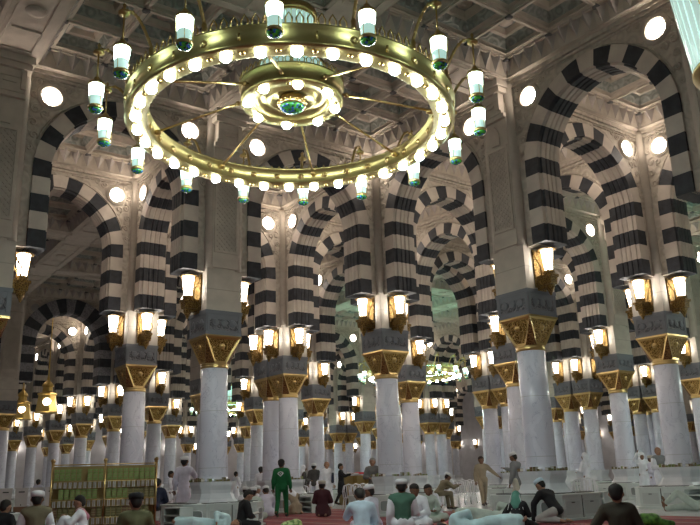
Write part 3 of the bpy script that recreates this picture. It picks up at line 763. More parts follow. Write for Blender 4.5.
# ------------------------------------------------------------------ carpet, cabinets, shelves, chairs
def carpet(nt, b):
    tc = N(nt, 'ShaderNodeTexCoord'); sx = N(nt, 'ShaderNodeSeparateXYZ'); nt.links.new(tc.outputs['Object'], sx.inputs[0])
    mu = N(nt, 'ShaderNodeMath', operation='MULTIPLY'); mu.inputs[1].default_value = 1/1.25; nt.links.new(sx.outputs[0], mu.inputs[0])
    fr = N(nt, 'ShaderNodeMath', operation='FRACT'); nt.links.new(mu.outputs[0], fr.inputs[0])
    cr = N(nt, 'ShaderNodeValToRGB'); cr.color_ramp.interpolation = 'CONSTANT'; e = cr.color_ramp.elements
    e[0].color = rgb(.26, .04, .05); e[1].position = .93; e[1].color = rgb(.42, .34, .28)
    for p, c in ((.10, (.16, .03, .04)), (.16, (.36, .12, .10)), (.2, (.26, .04, .05)), (.45, (.20, .03, .045)), (.7, (.28, .05, .055)), (.82, (.15, .03, .05)), (.88, (.26, .05, .05))):
        q = e.new(p); q.color = rgb(*c)
    nt.links.new(fr.outputs[0], cr.inputs[0])
    vo = N(nt, 'ShaderNodeTexVoronoi', Scale=5); nt.links.new(tc.outputs['Object'], vo.inputs['Vector'])
    mx = N(nt, 'ShaderNodeMix', data_type='RGBA', blend_type='MULTIPLY'); mx.inputs[0].default_value = .5
    nt.links.new(cr.outputs[0], mx.inputs[6]); nt.links.new(vo.outputs['Color'], mx.inputs[7])
    m2 = N(nt, 'ShaderNodeMix', data_type='RGBA'); m2.inputs[0].default_value = .55; nt.links.new(cr.outputs[0], m2.inputs[6]); nt.links.new(mx.outputs[2], m2.inputs[7])
    nt.links.new(m2.outputs[2], b.inputs['Base Color'])
mat('carpet', (.3, .05, .06), .95, build=carpet)
b = MB(); b.box(-24, 1.9, -24, 12, 0, .015); tag(b.build('carpet', ['carpet']), 'long red striped prayer carpets across the front of the hall', 'carpet')
mat('cabinet', (.60, .66, .64), .45, build=tex_noise((.56, .62, .60), (.64, .70, .68), 2))
mat('cabinet_white', (.66, .68, .70), .45)
mat('cabinet_recess_shade', (.27, .30, .29), .5); mat('cabinet_panel', (.50, .55, .54), .5); mat('slot', (.03, .035, .035), .6); mat('lettering', (.08, .12, .11), .6)
mat('plastic_white', (.72, .73, .76), .4); mat('cooler', (.56, .54, .53), .5)
mat('book_green', (.22, .30, .09), .6, build=tex_noise((.17, .24, .06), (.30, .40, .13), 9)); mat('book_olive', (.17, .15, .06), .6); mat('book_brown', (.20, .11, .06), .6)
mat('book_gilt', (.30, .26, .12), .5); mat('pages', (.62, .60, .56), .8)
def surround_meshes():
    # octagonal low cabinet ring round a pedestal
    b = MB(); h = 1.12; c = .42; z = .60
    outer = oct_ring(h, c); outer0 = oct_ring(h+.06, c+.03); inn = oct_ring(.66, .2)
    def ring(A, za, B, zb, m):
        for k in range(8):
            k2 = (k+1) % 8; b.quad([(*A[k], za), (*A[k2], za), (*B[k2], zb), (*B[k], zb)], m)
    ring(outer0, 0, outer0, .06, 0); ring(outer0, .06, outer, .07, 0); ring(outer, .07, outer, z-.04, 0)
    o2 = oct_ring(h+.02, c+.01); ring(outer, z-.04, o2, z-.04, 0); ring(o2, z-.04, o2, z, 0); ring(o2, z, inn, z+.02, 0); ring(inn, z+.02, inn, 0, 0)
    for k in range(4):                       # shoe slots in the top, dark of the openings painted as near-black strips
        T = Matrix.Rotation(k*PI/2, 4, 'Z')
        for s0 in (-.36, .36): b.box(.74, .98, s0-.30, s0+.30, z+.005, z+.024, 1, T)
    for k in range(4):                       # framed doors and seams on the straight faces
        T = Matrix.Rotation(k*PI/2, 4, 'Z')
        for s0 in (-.34, .34):
            for (ya, yb, za, zb_) in ((-.30, .30, .09, .105), (-.30, .30, .48, .495), (-.30, -.285, .09, .495), (.285, .30, .09, .495)): b.box(h, h+.012, s0+ya, s0+yb, za, zb_, 0, T)
            b.box(h-.01, h+.003, s0-.26, s0+.26, .14, .44, 2, T)
            b.box(h, h+.02, s0-.05, s0+.05, .40, .42, 1, T)
        b.box(h-.01, h+.003, -.012, .012, .06, z-.04, 1, T)
    body = b.me('cabinet_body', ['cabinet', 'slot', 'cabinet_panel'])
    p = MB()                                 # chamfer panel, rounded recess kept flat, its shade painted as darker fill (local: on +x+y corner)
    cx = h-c/2; T = Matrix.Translation((cx, cx, .30)) @ Matrix.Rotation(PI/4, 4, 'Z')
    w, hh = .20, .15; pts = []
    for q in range(16):
        a = q*2*PI/16; x = w*max(-1, min(1, 1.25*math.cos(a))); zz = hh*max(-1, min(1, 1.25*math.sin(a))); pts.append(T @ Vector((.012, x, zz)))
    p.tube(pts, .014, 4, 0, closed=True)
    p.mesh([T @ Vector((.004, *((w*max(-1, min(1, 1.25*math.cos(q*PI/8)))), (hh*max(-1, min(1, 1.25*math.sin(q*PI/8)))))[0:2])) for q in range(16)], [tuple(range(16))], 1)
    return body, p.me('sunk_panel', ['cabinet_white', 'cabinet_recess_shade'])
SB, SPN = surround_meshes()
def shelf_unit_mesh():
    b = MB(); w, d, h = .95, .34, .56
    b.box(-w/2, -w/2+.03, -d/2, d/2, 0, h); b.box(w/2-.03, w/2, -d/2, d/2, 0, h); b.box(-w/2, w/2, d/2-.02, d/2, 0, h)
    for z in (0.02, .19, .36, .53): b.box(-w/2, w/2, -d/2, d/2, z, z+.03)
    b.box(-.015, .015, -d/2, d/2, .02, .53) if False else None
    return b.me('shoe_rack', ['cabinet'])
ME_RACK = shelf_unit_mesh()
BF = {}
def book_flat(c, h):
    if (c, h) not in BF:
        b = MB(); H = (.05, .075, .10)[h]; w = (.085, .09, .075)[h]; d = .11
        b.box(0, w, 0, d, 0, .008, 0); b.box(0, w, 0, d, H-.008, H, 0); b.box(0, w, 0, .008, 0, H, 0); b.box(.004, w-.004, .008, d-.006, .008, H-.008, 1); b.box(0, w, -.003, 0, H*.4, H*.6, 2)
        BF[(c, h)] = b.me('holy_book', [('book_green', 'book_olive', 'book_brown')[c], 'pages', 'book_gilt'])
    return BF[(c, h)]
ncab = 0
for k in allk:
    x, y = nodes[k]; p = proj((x, y, .6))
    if not p or p[2] > 46 or not (-60 < p[0] < 760): continue
    if k[3] == 1 or (k[2] == 1): continue
    twin = (k[0], k[1], k[2], 1) in nodes
    r = empty('cabinet_surround', (x, y, 0)); tag(r, 'low white-green cabinet ring round ' + cname.get(k, 'column outside frame'), 'cabinet', 'cabinet rings round the columns')
    obj('cabinet_body', SB, r)
    for q in (2, 3) if p[2] < 34 else (): obj('sunk_panel', SPN, r, (0, 0, 0), q*PI/2)
    ncab += 1
    # lettering on the nearest ring at left
    if k == (-1, 0, 0, 0) or k == (-2, 0, 0, 0):
        lm = MB()
        for r_, row in enumerate(('VSO', '55')):
            for c_ in range(len(row)):
                yy = .34-c_*.10; zz = .40-r_*.13
                segs = {'V': ((0, 1, .5, 0), (.5, 0, 1, 1)), 'S': ((1, 1, 0, 1), (0, 1, 0, .5), (0, .5, 1, .5), (1, .5, 1, 0), (1, 0, 0, 0)), 'O': ((0, 0, 1, 0), (1, 0, 1, 1), (1, 1, 0, 1), (0, 1, 0, 0)), '5': ((1, 1, 0, 1), (0, 1, 0, .5), (0, .5, 1, .5), (1, .5, 1, 0), (1, 0, 0, 0))}[row[c_]]
                for a0, b0, a1, b1 in segs:
                    P0 = Vector((-1.125, yy-.06*a0, zz+.085*b0)); P1 = Vector((-1.125, yy-.06*a1, zz+.085*b1)); lm.tube([P0, P1], .008, 4, 0)
        lm.build('lettering', ['lettering'], r)
    # books lying along the pedestal ledge
    if p[2] < 36:
        n = 5 if p[2] > 27 else 7
        for q, side in ((0, 'right'), (3, 'left')):    # faces -y and -x
            for e in range(n):
                if random.random() < .16: continue
                u = -.50+e*(1.0/n)+random.uniform(0, .015)
                pos = Matrix.Rotation(q*PI/2, 4, 'Z') @ Vector((u*.72, -.505, 0)); key = (random.choice((0, 1, 2)), random.choice((0, 1, 2)))
                o = obj('holy_book', book_flat(*key), None, (x+pos.x, y+pos.y, 1.131), q*PI/2)
                tag(o, 'book %s on the %s ledge, %s' % (ordw(e+1), side, cname.get(k, 'column outside frame')), 'book', 'books on the pedestal ledges')
# shoe racks standing in front of the rings
def rack(px, d, rot, label):
    g = ground(px, d); o = obj('shoe_rack', ME_RACK, None, (g.x, g.y, 0), rot); tag(o, label, 'shoe rack'); return o
rack(590, 20.6, -PI/2+.0, 'pale green open shoe rack behind the bowing man in black')
rack(308, 26.6, -PI/2, 'white open shoe rack left of the kneeling man in maroon')
rack(179, 18.7, -PI/2, 'pale green shoe rack at the foot of the tall robed man')
rack(699, 21.0, -PI/2, 'white shoe rack cut by the right edge')

# bookshelf
MB_ = MB
def bookcase():
    g = ground(104.5, 18.0); ang = math.atan2((g-CAM).y, (g-CAM).x)-PI/2
    r = empty('bookcase', (g.x, g.y, 0), ang); tag(r, 'wide brass-framed bookcase full of green holy books', 'bookcase')
    w, d, H = 2.32, .36, 1.62
    b = MB()
    for x in (-w/2, 0, w/2):
        for yy in (-d/2, d/2): b.tube([(x, yy, 0), (x, yy, H+.03)], .022, 8, 0); b.ball((x, yy, H+.075), .045, 0, 10, 6); b.lathe([(.035, H+.01), (.02, H+.04)], 8, 0, c=(x, yy, 0))
    for x in (-w/2,): b.box(x-.012, x+.012, -d/2, d/2, .05, H-.02, 1)
    b.box(w/2-.012, w/2+.012, -d/2, d/2, .05, H-.02, 1)
    b.build('brass_frame', ['gold_smooth', 'brass_dark'], r)
    zs = [.03, .42, .83, 1.24]
    for i, z in enumerate(zs):
        s = MB(); s.box(-w/2, w/2, -d/2, d/2, z-.02, z+.01, 0); s.build('shelf', ['brass_dark'], r)
        rl = MB(); rl.tube([(-w/2, -d/2, z+.245), (w/2, -d/2, z+.245)], .008, 5, 0) if i < 3 else None
        for q in range(64):
            x = -w/2+.03+q*(w-.06)/63
            if i < 3: rl.box(x-.010, x+.009, -d/2-.008, -d/2+.008, z+.245, z+.385, 1 if q % 3 else 2)
        if i < 3: rl.tube([(-w/2, -d/2, z+.385), (w/2, -d/2, z+.385)], .010, 5, 0)
        if i < 3: rl.build('spindle_rail', ['gold_smooth', 'pages', 'brass_dark'], r)
    for z in (H-.02,):
        s = MB(); s.tube([(-w/2, -d/2, z), (w/2, -d/2, z)], .012, 6, 0); s.build('top_rail', ['gold_smooth'], r)
    bk = MB(); bk.box(-w/2+.02, w/2-.02, d/2-.02, d/2-.01, .05, H-.05, 0); bk.build('back_panel', ['brass_dark'], r)
    names = ('bottom', 'second', 'third', 'top')
    T = Matrix.Translation((g.x, g.y, 0)) @ Matrix.Rotation(ang, 4, 'Z')
    for i, z in enumerate(zs):
        for bay in (0, 1):
            n = 9
            for k in range(n):
                if random.random() < .06: continue
                x = -w/2+.05+bay*w/2+k*(w/2-.07)/n; hh = .215 if i < 3 else .25
                col = 'book_green' if i >= 2 else ('book_olive' if random.random() < .55 else 'book_brown')
                if i == 2 and bay == 1 and k > 3: col = 'book_olive'
                key = ('shelf', hh, col)
                if key not in BMESH:
                    q = MB(); bw = (w/2-.07)/n-.020
                    q.box(0, bw, 0, .20, 0, .012, 0); q.box(0, bw, 0, .20, hh-.012, hh, 0); q.box(0, bw, -.006, .006, 0, hh, 0); q.box(.006, bw-.006, .006, .19, .012, hh-.012, 1)
                    for zz in (.25, .5, .75): q.box(0, bw, -.010, 0, hh*zz-.006, hh*zz+.006, 2)
                    BMESH[key] = q.me('holy_book', [col, 'pages', 'book_gilt'])
                p = T @ Vector((x, -d/2+.03, z+.01))
                o = obj('holy_book', BMESH[key], None, p, ang)
                tag(o, '%s holy book, %s from left on the %s shelf' % (col[5:], ordw(bay*n+k+1), names[i]), 'book', 'books in the brass bookcase')
BMESH = {}
bookcase()

# plastic chairs and water coolers
def chair_mesh():
    b = MB(); s = .22
    seat = MB(); seat.box(-s, s, -s, s, .42, .45, 0)
    legs = []
    for sx in (-1, 1):
        for sy in (-1, 1):
            l = MB(); l.tube([(sx*(s-.02), sy*(s-.02), .43), (sx*(s+.04), sy*(s+.04), 0)], .022, 5, 0); legs.append(l.me('leg', ['plastic_white']))
    back = MB()
    for x in (-.16, -.08, 0, .08, .16): back.tube([(x, s-.02, .44), (x*1.05, s+.05, .66), (x*.95, s+.08, .84)], .016, 4, 0)
    back.tube([(-s, s-.02, .44), (-s-.01, s+.05, .66), (-s*.8, s+.08, .84), (0, s+.09, .90), (s*.8, s+.08, .84), (s+.01, s+.05, .66), (s, s-.02, .44)], .026, 6, 0)
    arm = []
    for sx in (-1, 1):
        a = MB(); a.tube([(sx*(s-.01), -s+.02, .43), (sx*(s+.03), -s+.01, .63), (sx*(s+.03), 0, .65), (sx*(s+.01), s+.05, .66)], .022, 5, 0); arm.append(a.me('armrest', ['plastic_white']))
    return seat.me('seat', ['plastic_white']), legs, back.me('backrest', ['plastic_white']), arm
CM = chair_mesh()
def chair(px, d, rel, label, group='white plastic chairs'):
    g = ground(px, d); az = math.atan2((g-CAM).y, (g-CAM).x)
    r = empty('plastic_chair', (g.x, g.y, 0), az-PI/2+rel*PI/180); tag(r, label, 'chair', group)
    obj('seat', CM[0], r); [obj('leg', m, r) for m in CM[1]]; obj('backrest', CM[2], r); [obj('armrest', m, r) for m in CM[3]]
    return r
for n, px in enumerate((451, 457, 463, 469, 475)): chair(px, 29.0+n*.75, 180, 'white plastic chair, %s from left beside the tan-suited man' % ordw(n+1), 'white chairs in a row beside the tan suited man')
for n, px in enumerate((350, 357, 364, 371)): chair(px, 28.0+n*.8, 170, 'white plastic chair, %s from left behind the blue-robed man' % ordw(n+1), 'white chairs behind the blue robed man')
for n, px in enumerate((579, 587)): chair(px, 22.6+.7*n, 0, 'white plastic chair, %s beyond the shoe rack at right' % ('left one' if n == 0 else 'right one'), 'white chairs beyond the shoe rack')
chair(160, 22.6, 160, 'white plastic chair just right of the bookcase'); chair(166, 23.6, 200, 'white plastic chair left of the tall robed man')
chair(303, 30.5, 180, 'white plastic chair behind the shoe rack, left of the bald man')
def cooler(px, d, label):
    g = ground(px, d); az = math.atan2((g-CAM).y, (g-CAM).x)-PI/2
    r = empty('water_cooler', (g.x, g.y, 0), az); tag(r, label, 'water cooler', 'row of water coolers at left')
    b = MB(); b.box(-.19, .19, -.18, .18, .50, 1.10, 0, taper=1.12); b.build('tank', ['cooler'], r)
    b = MB(); b.box(-.23, .23, -.22, .22, 1.10, 1.14, 0); b.box(-.10, .10, -.22, -.19, .98, 1.02, 1); b.build('lid', ['cooler', 'slot'], r)
    b = MB(); b.box(-.235, .235, -.22, .22, .0, .50, 0); b.build('stand', ['book_brown'], r)
    b = MB(); b.tube([(0, -.19, .58), (0, -.27, .58), (0, -.27, .54)], .015, 5, 0); b.build('tap', ['dark_metal'], r)
for n, px in enumerate((6, 22, 37, 52)): cooler(px, 27.5, 'beige water cooler, %s from left in the far left row' % ordw(n+1))
# barrier tape with brass posts
r = empty('barrier', (0, 0, 0)); g1, g2, g3 = ground(347, 34), ground(358, 34), ground(371, 34)
tag(r, 'red and white barrier tape strung between brass posts beside the man in black', 'barrier')
def tape(nt, b):
    tc = N(nt, 'ShaderNodeTexCoord'); w = N(nt, 'ShaderNodeTexWave', Scale=1.6); w.bands_direction = 'DIAGONAL'; nt.links.new(tc.outputs['Object'], w.inputs['Vector'])
    cr = N(nt, 'ShaderNodeValToRGB'); cr.color_ramp.interpolation = 'CONSTANT'; cr.color_ramp.elements[0].color = rgb(.7, .06, .08); cr.color_ramp.elements[1].position = .5; cr.color_ramp.elements[1].color = rgb(.8, .8, .82)
    nt.links.new(w.outputs['Fac'], cr.inputs[0]); nt.links.new(cr.outputs[0], b.inputs['Base Color'])
mat('tape', (.7, .1, .1), .5, build=tape)
for g in (g1, g2, g3):
    b = MB(); b.box(g.x-.22, g.x+.22, g.y-.22, g.y+.22, .35, 1.22, 0); b.box(g.x-.26, g.x+.26, g.y-.26, g.y+.26, 0, .35, 0); b.build('brass_post', ['brass_dark'], r)
b = MB()
for z in (1.30,): b.tube([Vector((g1.x, g1.y, z+.05)), Vector(((g1.x+g2.x)/2, (g1.y+g2.y)/2, z-.02)), Vector((g2.x, g2.y, z+.02)), Vector((g3.x, g3.y, z))], .045, 4, 0)
b.build('tape', ['tape'], r)

# lanterns added to brighten the dark far walls
nl = 0
for n in range(24):
    for wall in (0, 1):
        if wall: x, y, q, nm = 58.3+.53, -6+3.2*n, 3, 'right'
        else: x, y, q, nm = -6+3.2*n, 64+.53, 0, 'left'
        pr = proj((x, y, 6.3))
        if not pr or not (0 < pr[0] < 700) or x > 59 or y > 65: continue
        l = empty('wall_lantern', (x, y, -1.2), q*PI/2); tag(l, 'tiny gold lantern added to light the far %s wall, %s along' % (nm, ordw(n+1)), 'lantern', 'lanterns added to light the far walls')
        obj('gold_frame', ME_LF, l); obj('lit_glass', ME_LG, l); nl += 1

# ------------------------------------------------------------------ people
from mathutils import noise as mnoise
def ico(c, r, sub=2):
    b = bmesh.new(); bmesh.ops.create_icosphere(b, subdivisions=sub, radius=1); out = [Vector(v.co) for v in b.verts]; b.free(); return out
ICO = ico(None, 1)
def hull(bm_v, bm_f, spheres):
    b = bmesh.new()
    for c, r in spheres:
        rr = r if isinstance(r, (tuple, list)) else (r, r, r)
        for v in ICO: b.verts.new((c[0]+v.x*rr[0], c[1]+v.y*rr[1], c[2]+v.z*rr[2]))
    res = bmesh.ops.convex_hull(b, input=list(b.verts))
    dead = [v for v in b.verts if not v.link_faces]; bmesh.ops.delete(b, geom=dead, context='VERTS')
    b.verts.index_update(); n = len(bm_v)
    bm_v += [v.co[:] for v in b.verts]; bm_f += [tuple(n+v.index for v in f.verts) for f in b.faces]; b.free()
SC.collection.children.unlink(COL)
def union(name, groups, voxel, mats, wob=0.0, seed=0, extra=None):
    V_, F_ = [], []
    for g in groups: hull(V_, F_, g)
    me = bpy.data.meshes.new('tmp'); me.from_pydata(V_, [], F_); o = bpy.data.objects.new('tmp', me); SC.collection.objects.link(o)
    m = o.modifiers.new('r', 'REMESH'); m.mode = 'VOXEL'; m.voxel_size = voxel; m.use_smooth_shade = True
    sm = o.modifiers.new('s', 'SMOOTH'); sm.factor = .5; sm.iterations = 3
    dg = bpy.context.evaluated_depsgraph_get(); out = bpy.data.meshes.new_from_object(o.evaluated_get(dg))
    bpy.data.objects.remove(o); bpy.data.meshes.remove(me); out.name = name
    if wob:
        for v in out.vertices:
            p = Vector(v.co); q = Vector((p.x*9, p.y*9, p.z*3.2+seed*7))
            v.co = p + v.normal*(mnoise.noise(q)*wob)
    out.materials.clear()
    for mm in mats: out.materials.append(MATS[mm])
    if extra:
        bm = bmesh.new(); bm.from_mesh(out); EV, EF = [], []
        for g in extra: hull(EV, EF, g)
        vs = [bm.verts.new(v) for v in EV]
        for f in EF:
            try: bm.faces.new([vs[i] for i in f]).smooth = True
            except ValueError: pass
        bm.to_mesh(out); bm.free()
    return out
def cloth(n, c, rough=.85): 
    mat(n, c, rough, build=tex_noise(tuple(k*.88 for k in c), tuple(min(1, k*1.08) for k in c), 6))
for n, c in dict(skin_tan=(.36, .20, .13), skin_brown=(.20, .105, .065), skin_light=(.48, .30, .22), white_cloth=(.80, .82, .88), pale_blue=(.58, .72, .84), pale_green=(.50, .58, .52), aqua=(.56, .76, .80),
                 black_cloth=(.012, .012, .015), brown_jacket=(.045, .038, .026), olive=(.11, .11, .05), khaki=(.18, .155, .095), tan_cloth=(.33, .27, .19), maroon=(.055, .012, .02),
                 grey_cloth=(.15, .15, .145), mid_grey=(.24, .25, .26), dark_grey=(.07, .068, .065), track_green=(.006, .12, .035), vest_green=(.07, .17, .12), cream=(.62, .60, .50),
                 pink_scarf=(.55, .22, .28), lavender=(.66, .66, .78), light_grey=(.45, .44, .42), navy=(.015, .02, .05), teal=(.10, .28, .22), red_scarf=(.5, .12, .14)).items(): cloth(n, c)
mat('hair', (.012, .010, .009), .7); mat('grey_hair', (.28, .27, .26), .8); mat('cap_white', (.75, .77, .8), .8); mat('cap_cream', (.50, .47, .40), .8); mat('eye', (.02, .015, .01), .3); mat('lips', (.25, .09, .07), .6)
PEOPLE = []
def person(px, d, pose, rel, label, top=('thobe', 'white_cloth'), legs=None, skin='skin_tan', head='hair', s=1.0, lean=0, side=0, arms=('down', 'down'), hlean=None, turn=0, z=0, lie=None, seed=None, group=None, extra=None, nm='person'):
    seed = len(PEOPLE)+1 if seed is None else seed
    g = ground(px, d); az = math.atan2((g-CAM).y, (g-CAM).x)
    vox = .020 if d < 20 else (.026 if d < 26 else .034)
    P = {'stand': .93, 'walk': .91, 'sit': .15, 'knees': .15, 'kneel': .28, 'chair': .55, 'lie': .93, 'legup': .16, 'side': .30}[pose]
    P = Vector((0, 0, P)); th = math.radians(lean); ph = math.radians(side)
    sd = Vector((math.sin(ph), math.sin(th)*math.cos(ph), math.cos(th)*math.cos(ph)))
    rx = Vector((math.cos(ph), 0, -math.sin(ph)))
    waist = P+sd*.16; chest = P+sd*.34; nb = P+sd*.50
    hl = math.radians(hlean if hlean is not None else lean*.9); hd = Vector((math.sin(ph)*.8, math.sin(hl), math.cos(hl))).normalized()
    hc = nb+hd*.155
    tr = math.radians(turn); fw = Vector((math.sin(tr), math.cos(tr), 0)); fw = (fw-hd*fw.dot(hd)).normalized(); hx = fw.cross(hd).normalized()
    SH, EL, WR = {}, {}, {}
    for k, sx in ((0, -1), (1, 1)):
        sh = P+sd*.43+rx*(.175*sx); SH[k] = sh; a = arms[k]
        if a == 'down': e = sh+Vector((sx*.07, -.02, -.28)); w = e+Vector((sx*.02, .08, -.24))
        elif a == 'lap': e = sh+Vector((sx*.09, .05, -.26)); w = Vector((sx*.07, P.y+.28, P.z+.14))
        elif a == 'knee': e = sh+Vector((sx*.08, .17, -.18)); w = Vector((sx*.10, P.y+.36, P.z+.36))
        elif a == 'forward': e = sh+Vector((sx*.06, .20, -.17)); w = sh+Vector((-sx*.02, .44, -.10))
        elif a == 'prop': e = sh+Vector((sx*.16, -.02, -.22)); w = Vector((sh.x+sx*.24, sh.y+.02, .05))
        elif a == 'up': e = sh+Vector((sx*.14, .12, .08)); w = sh+Vector((sx*.04, .18, .34))
        elif a == 'out': e = sh+Vector((sx*.20, .06, -.20)); w = e+Vector((sx*.16, .14, -.16))
        elif a == 'face': e = sh+Vector((sx*.10, .18, -.14)); w = hc+Vector((sx*.04, .14, -.06))
        elif a == 'floor': e = sh+Vector((sx*.05, .16, -.2)); w = Vector((sh.x, sh.y+.25, .06))
        EL[k], WR[k] = e, w
    HP = {k: P+Vector((sx*.10, 0, -.02)) for k, sx in ((0, -1), (1, 1))}; KN, AN, TO = {}, {}, {}
    for k, sx in ((0, -1), (1, 1)):
        if pose in ('stand', 'lie'): KN[k] = Vector((sx*.11, .02 if pose == 'stand' else .16, .50)); AN[k] = Vector((sx*.11, 0 if pose == 'stand' else .05, .08)); TO[k] = AN[k]+Vector((sx*.03, .16, -.04))
        elif pose == 'walk': f = sx; KN[k] = Vector((sx*.10, .05+.13*f, .49)); AN[k] = Vector((sx*.10, .24*f-.02, .09 if f > 0 else .14)); TO[k] = AN[k]+Vector((0, .15, -.05 if f > 0 else -.09))
        elif pose == 'sit': KN[k] = Vector((sx*.34, .30, .13)); AN[k] = Vector((-sx*.10, .36, .07)); TO[k] = AN[k]+Vector((-sx*.12, .04, -.01))
        elif pose == 'knees': KN[k] = Vector((sx*.14, .36, .46)); AN[k] = Vector((sx*.12, .56, .08)); TO[k] = AN[k]+Vector((0, .17, -.03))
        elif pose == 'kneel': KN[k] = Vector((sx*.16, .38, .10)); AN[k] = Vector((sx*.10, -.12, .08)); TO[k] = AN[k]+Vector((0, -.15, -.02))
        elif pose == 'chair': KN[k] = Vector((sx*.14, .42, .52)); AN[k] = Vector((sx*.14, .46, .08)); TO[k] = AN[k]+Vector((0, .16, -.04))
        elif pose == 'legup': KN[k] = Vector((sx*.12, .45, .12 if k else .50)); AN[k] = Vector((sx*.12, .88 if k else .80, .08 if k else .22)); TO[k] = AN[k]+Vector((0, .05, .16))
        elif pose == 'side': KN[k] = Vector((sx*.12+.2, .40, .16)); AN[k] = Vector((sx*.12, .6, .08)); TO[k] = AN[k]+Vector((0, .12, -.02))
    # skin body: head, neck, trunk, arms, legs, hands, feet in one mesh
    G = [[(hc+hd*.02, .104), (hc-hd*.075+fw*.025, .076)], [(hc-hd*.02-fw*.02, .095), (hc+hd*.03, .095)], [(hc-hd*.06, .055), (nb-sd*.03, .062)],
         [(chest, .09), (waist, .08), (P, .085)], [(SH[0], .05), (SH[1], .05), (chest, .085)],
         [(hc+fw*.085-hd*.02, .018), (hc+fw*.118-hd*.035, .019), (hc+fw*.07+hd*.02, .015)]]
    for sx in (-1, 1): G.append([(hc+hx*(sx*.098)-hd*.02, (.018, .022, .032))])
    ext = []
    for k in (0, 1):
        G += [[(SH[k], .055), (EL[k], .042)], [(EL[k], .042), (WR[k], .030)], [(HP[k], .07), (KN[k], .05)], [(KN[k], .048), (AN[k], .036)], [(AN[k], .042), (TO[k], .035)], [(AN[k]-(TO[k]-AN[k])*.3, .036), (AN[k], .04)]]
        wd = (WR[k]-EL[k]).normalized(); sidev = wd.cross(Vector((0, 0, 1))); sidev = sidev.normalized() if sidev.length > .1 else Vector((1, 0, 0)); dn = sidev.cross(wd)
        pc = WR[k]+wd*.055; G.append([(WR[k], .028), (pc+sidev*.022, .020), (pc-sidev*.022, .020)])
        for q, (o, L) in enumerate(((-.030, .052), (-.010, .064), (.010, .060), (.029, .046))):
            b0 = pc+sidev*o+wd*.008; b1 = b0+wd*L*.55; b2 = b1+(wd*.7+dn*(-.5)).normalized()*L*.5; ext += [[(b0, .0095), (b1, .0088)], [(b1, .0088), (b2, .0075)]]
        sgn = -1 if k == 0 else 1
        t0 = WR[k]+wd*.02-sidev*.024; t1 = t0+(wd*.6-sidev*.8).normalized()*.035; t2 = t1+wd*.03; ext += [[(t0, .011), (t1, .010)], [(t1, .010), (t2, .0085)]]
        for q in range(5):
            tv = (TO[k]-AN[k]).normalized(); tx = tv.cross(Vector((0, 0, 1))); tx = tx.normalized() if tx.length > .1 else Vector((1, 0, 0))
            p0 = TO[k]+tx*(q-2)*.014; ext.append([(p0, .012), (p0+tv*(.045-.004*q), .010)])
    r = empty(nm, (g.x, g.y, z), 0); C_ = []
    def part(name, me, mats=None): o = obj(name, me, r); C_.append(o); return o
    part('body', union('body', G, vox*.8, [skin], extra=ext))
    ey = MB()
    for sx in (-1, 1): e_ = hc+fw*.094+hx*(sx*.034)+hd*.012; ey.ball(e_, .011, 0, 6, 4); part('eye', ey.me('eye', ['eye'])); ey = MB()
    mo = MB(); m0 = hc+fw*.094-hd*.068; mo.tube([m0-hx*.024, m0+fw*.006, m0+hx*.024], .007, 4); part('mouth', mo.me('mouth', ['lips']))
    kind, mc = top
    T_ = [[(P, (.155, .125, .12)), (waist, (.145, .115, .1))], [(waist, (.15, .12, .1)), (chest, (.165, .13, .10))], [(chest, (.175, .13, .1)), (SH[0], .085), (SH[1], .085)], [(nb-sd*.03, .078), (SH[0]*.7+nb*.3, .08), (SH[1]*.7+nb*.3, .08)]]
    slv = []
    for k in (0, 1): slv += [[(SH[k], .086), (EL[k], .074)], [(EL[k], .074), (WR[k]-(WR[k]-EL[k])*.08, .052)]]
    lg = []
    if kind == 'thobe':
        if pose in ('stand', 'walk', 'lie'):
            lg = [[(P, (.165, .14, .1)), (KN[0], .12), (KN[1], .12)], [(KN[0], .12), (KN[1], .12), (AN[0]+Vector((-.02, 0, .08)), .11), (AN[1]+Vector((.02, 0, .08)), .11)]]
        else:
            for k in (0, 1): lg += [[(HP[k], .125), (KN[k], .095)], [(KN[k], .095), (AN[k]-(AN[k]-KN[k])*.12, .075)]]
            if pose != 'legup': lg += [[(P, .13), (KN[0]-Vector((0, .06, .03)), .06), (KN[1]-Vector((0, .06, .03)), .06)]]
            if pose in ('sit', 'kneel', 'side'): lg += [[(P+Vector((-.14, -.04, -P.z+.09)), .08), (P+Vector((.14, -.04, -P.z+.09)), .08), (P, .15), (AN[0], .07), (AN[1], .07)]]
        part('robe', union('robe', T_+slv+lg, vox, [mc], .013, seed))
    elif kind == 'vest':
        part('vest', union('vest', [[(c, tuple(q*1.07 for q in (rr if isinstance(rr, tuple) else (rr,)*3))) for c, rr in g_] for g_ in T_], vox, [mc], .008, seed))
        part('robe', union('robe', T_+slv+([] if legs else [[(P, .15), (KN[0], .09), (KN[1], .09)]]+[[(HP[k], .125), (KN[k], .1)] for k in (0, 1)]+[[(KN[k], .1), (AN[k], .075)] for k in (0, 1)]), vox, [legs[1] if legs and len(legs) > 1 else 'white_cloth'], .012, seed))
    else:
        hem = [[(P, (.165, .135, .12)), (P-Vector((0, 0, .10 if pose in ('stand', 'walk') else .02)), (.165, .135, .08))]]
        if kind == 'coat': hem.append([(P, (.17, .14, .1)), (KN[0]+Vector((0, 0, .05)), .11), (KN[1]+Vector((0, 0, .05)), .11)])
        part({'jacket': 'jacket', 'coat': 'coat', 'shirt': 'shirt'}[kind], union('top', T_+slv+hem, vox, [mc], .010, seed))
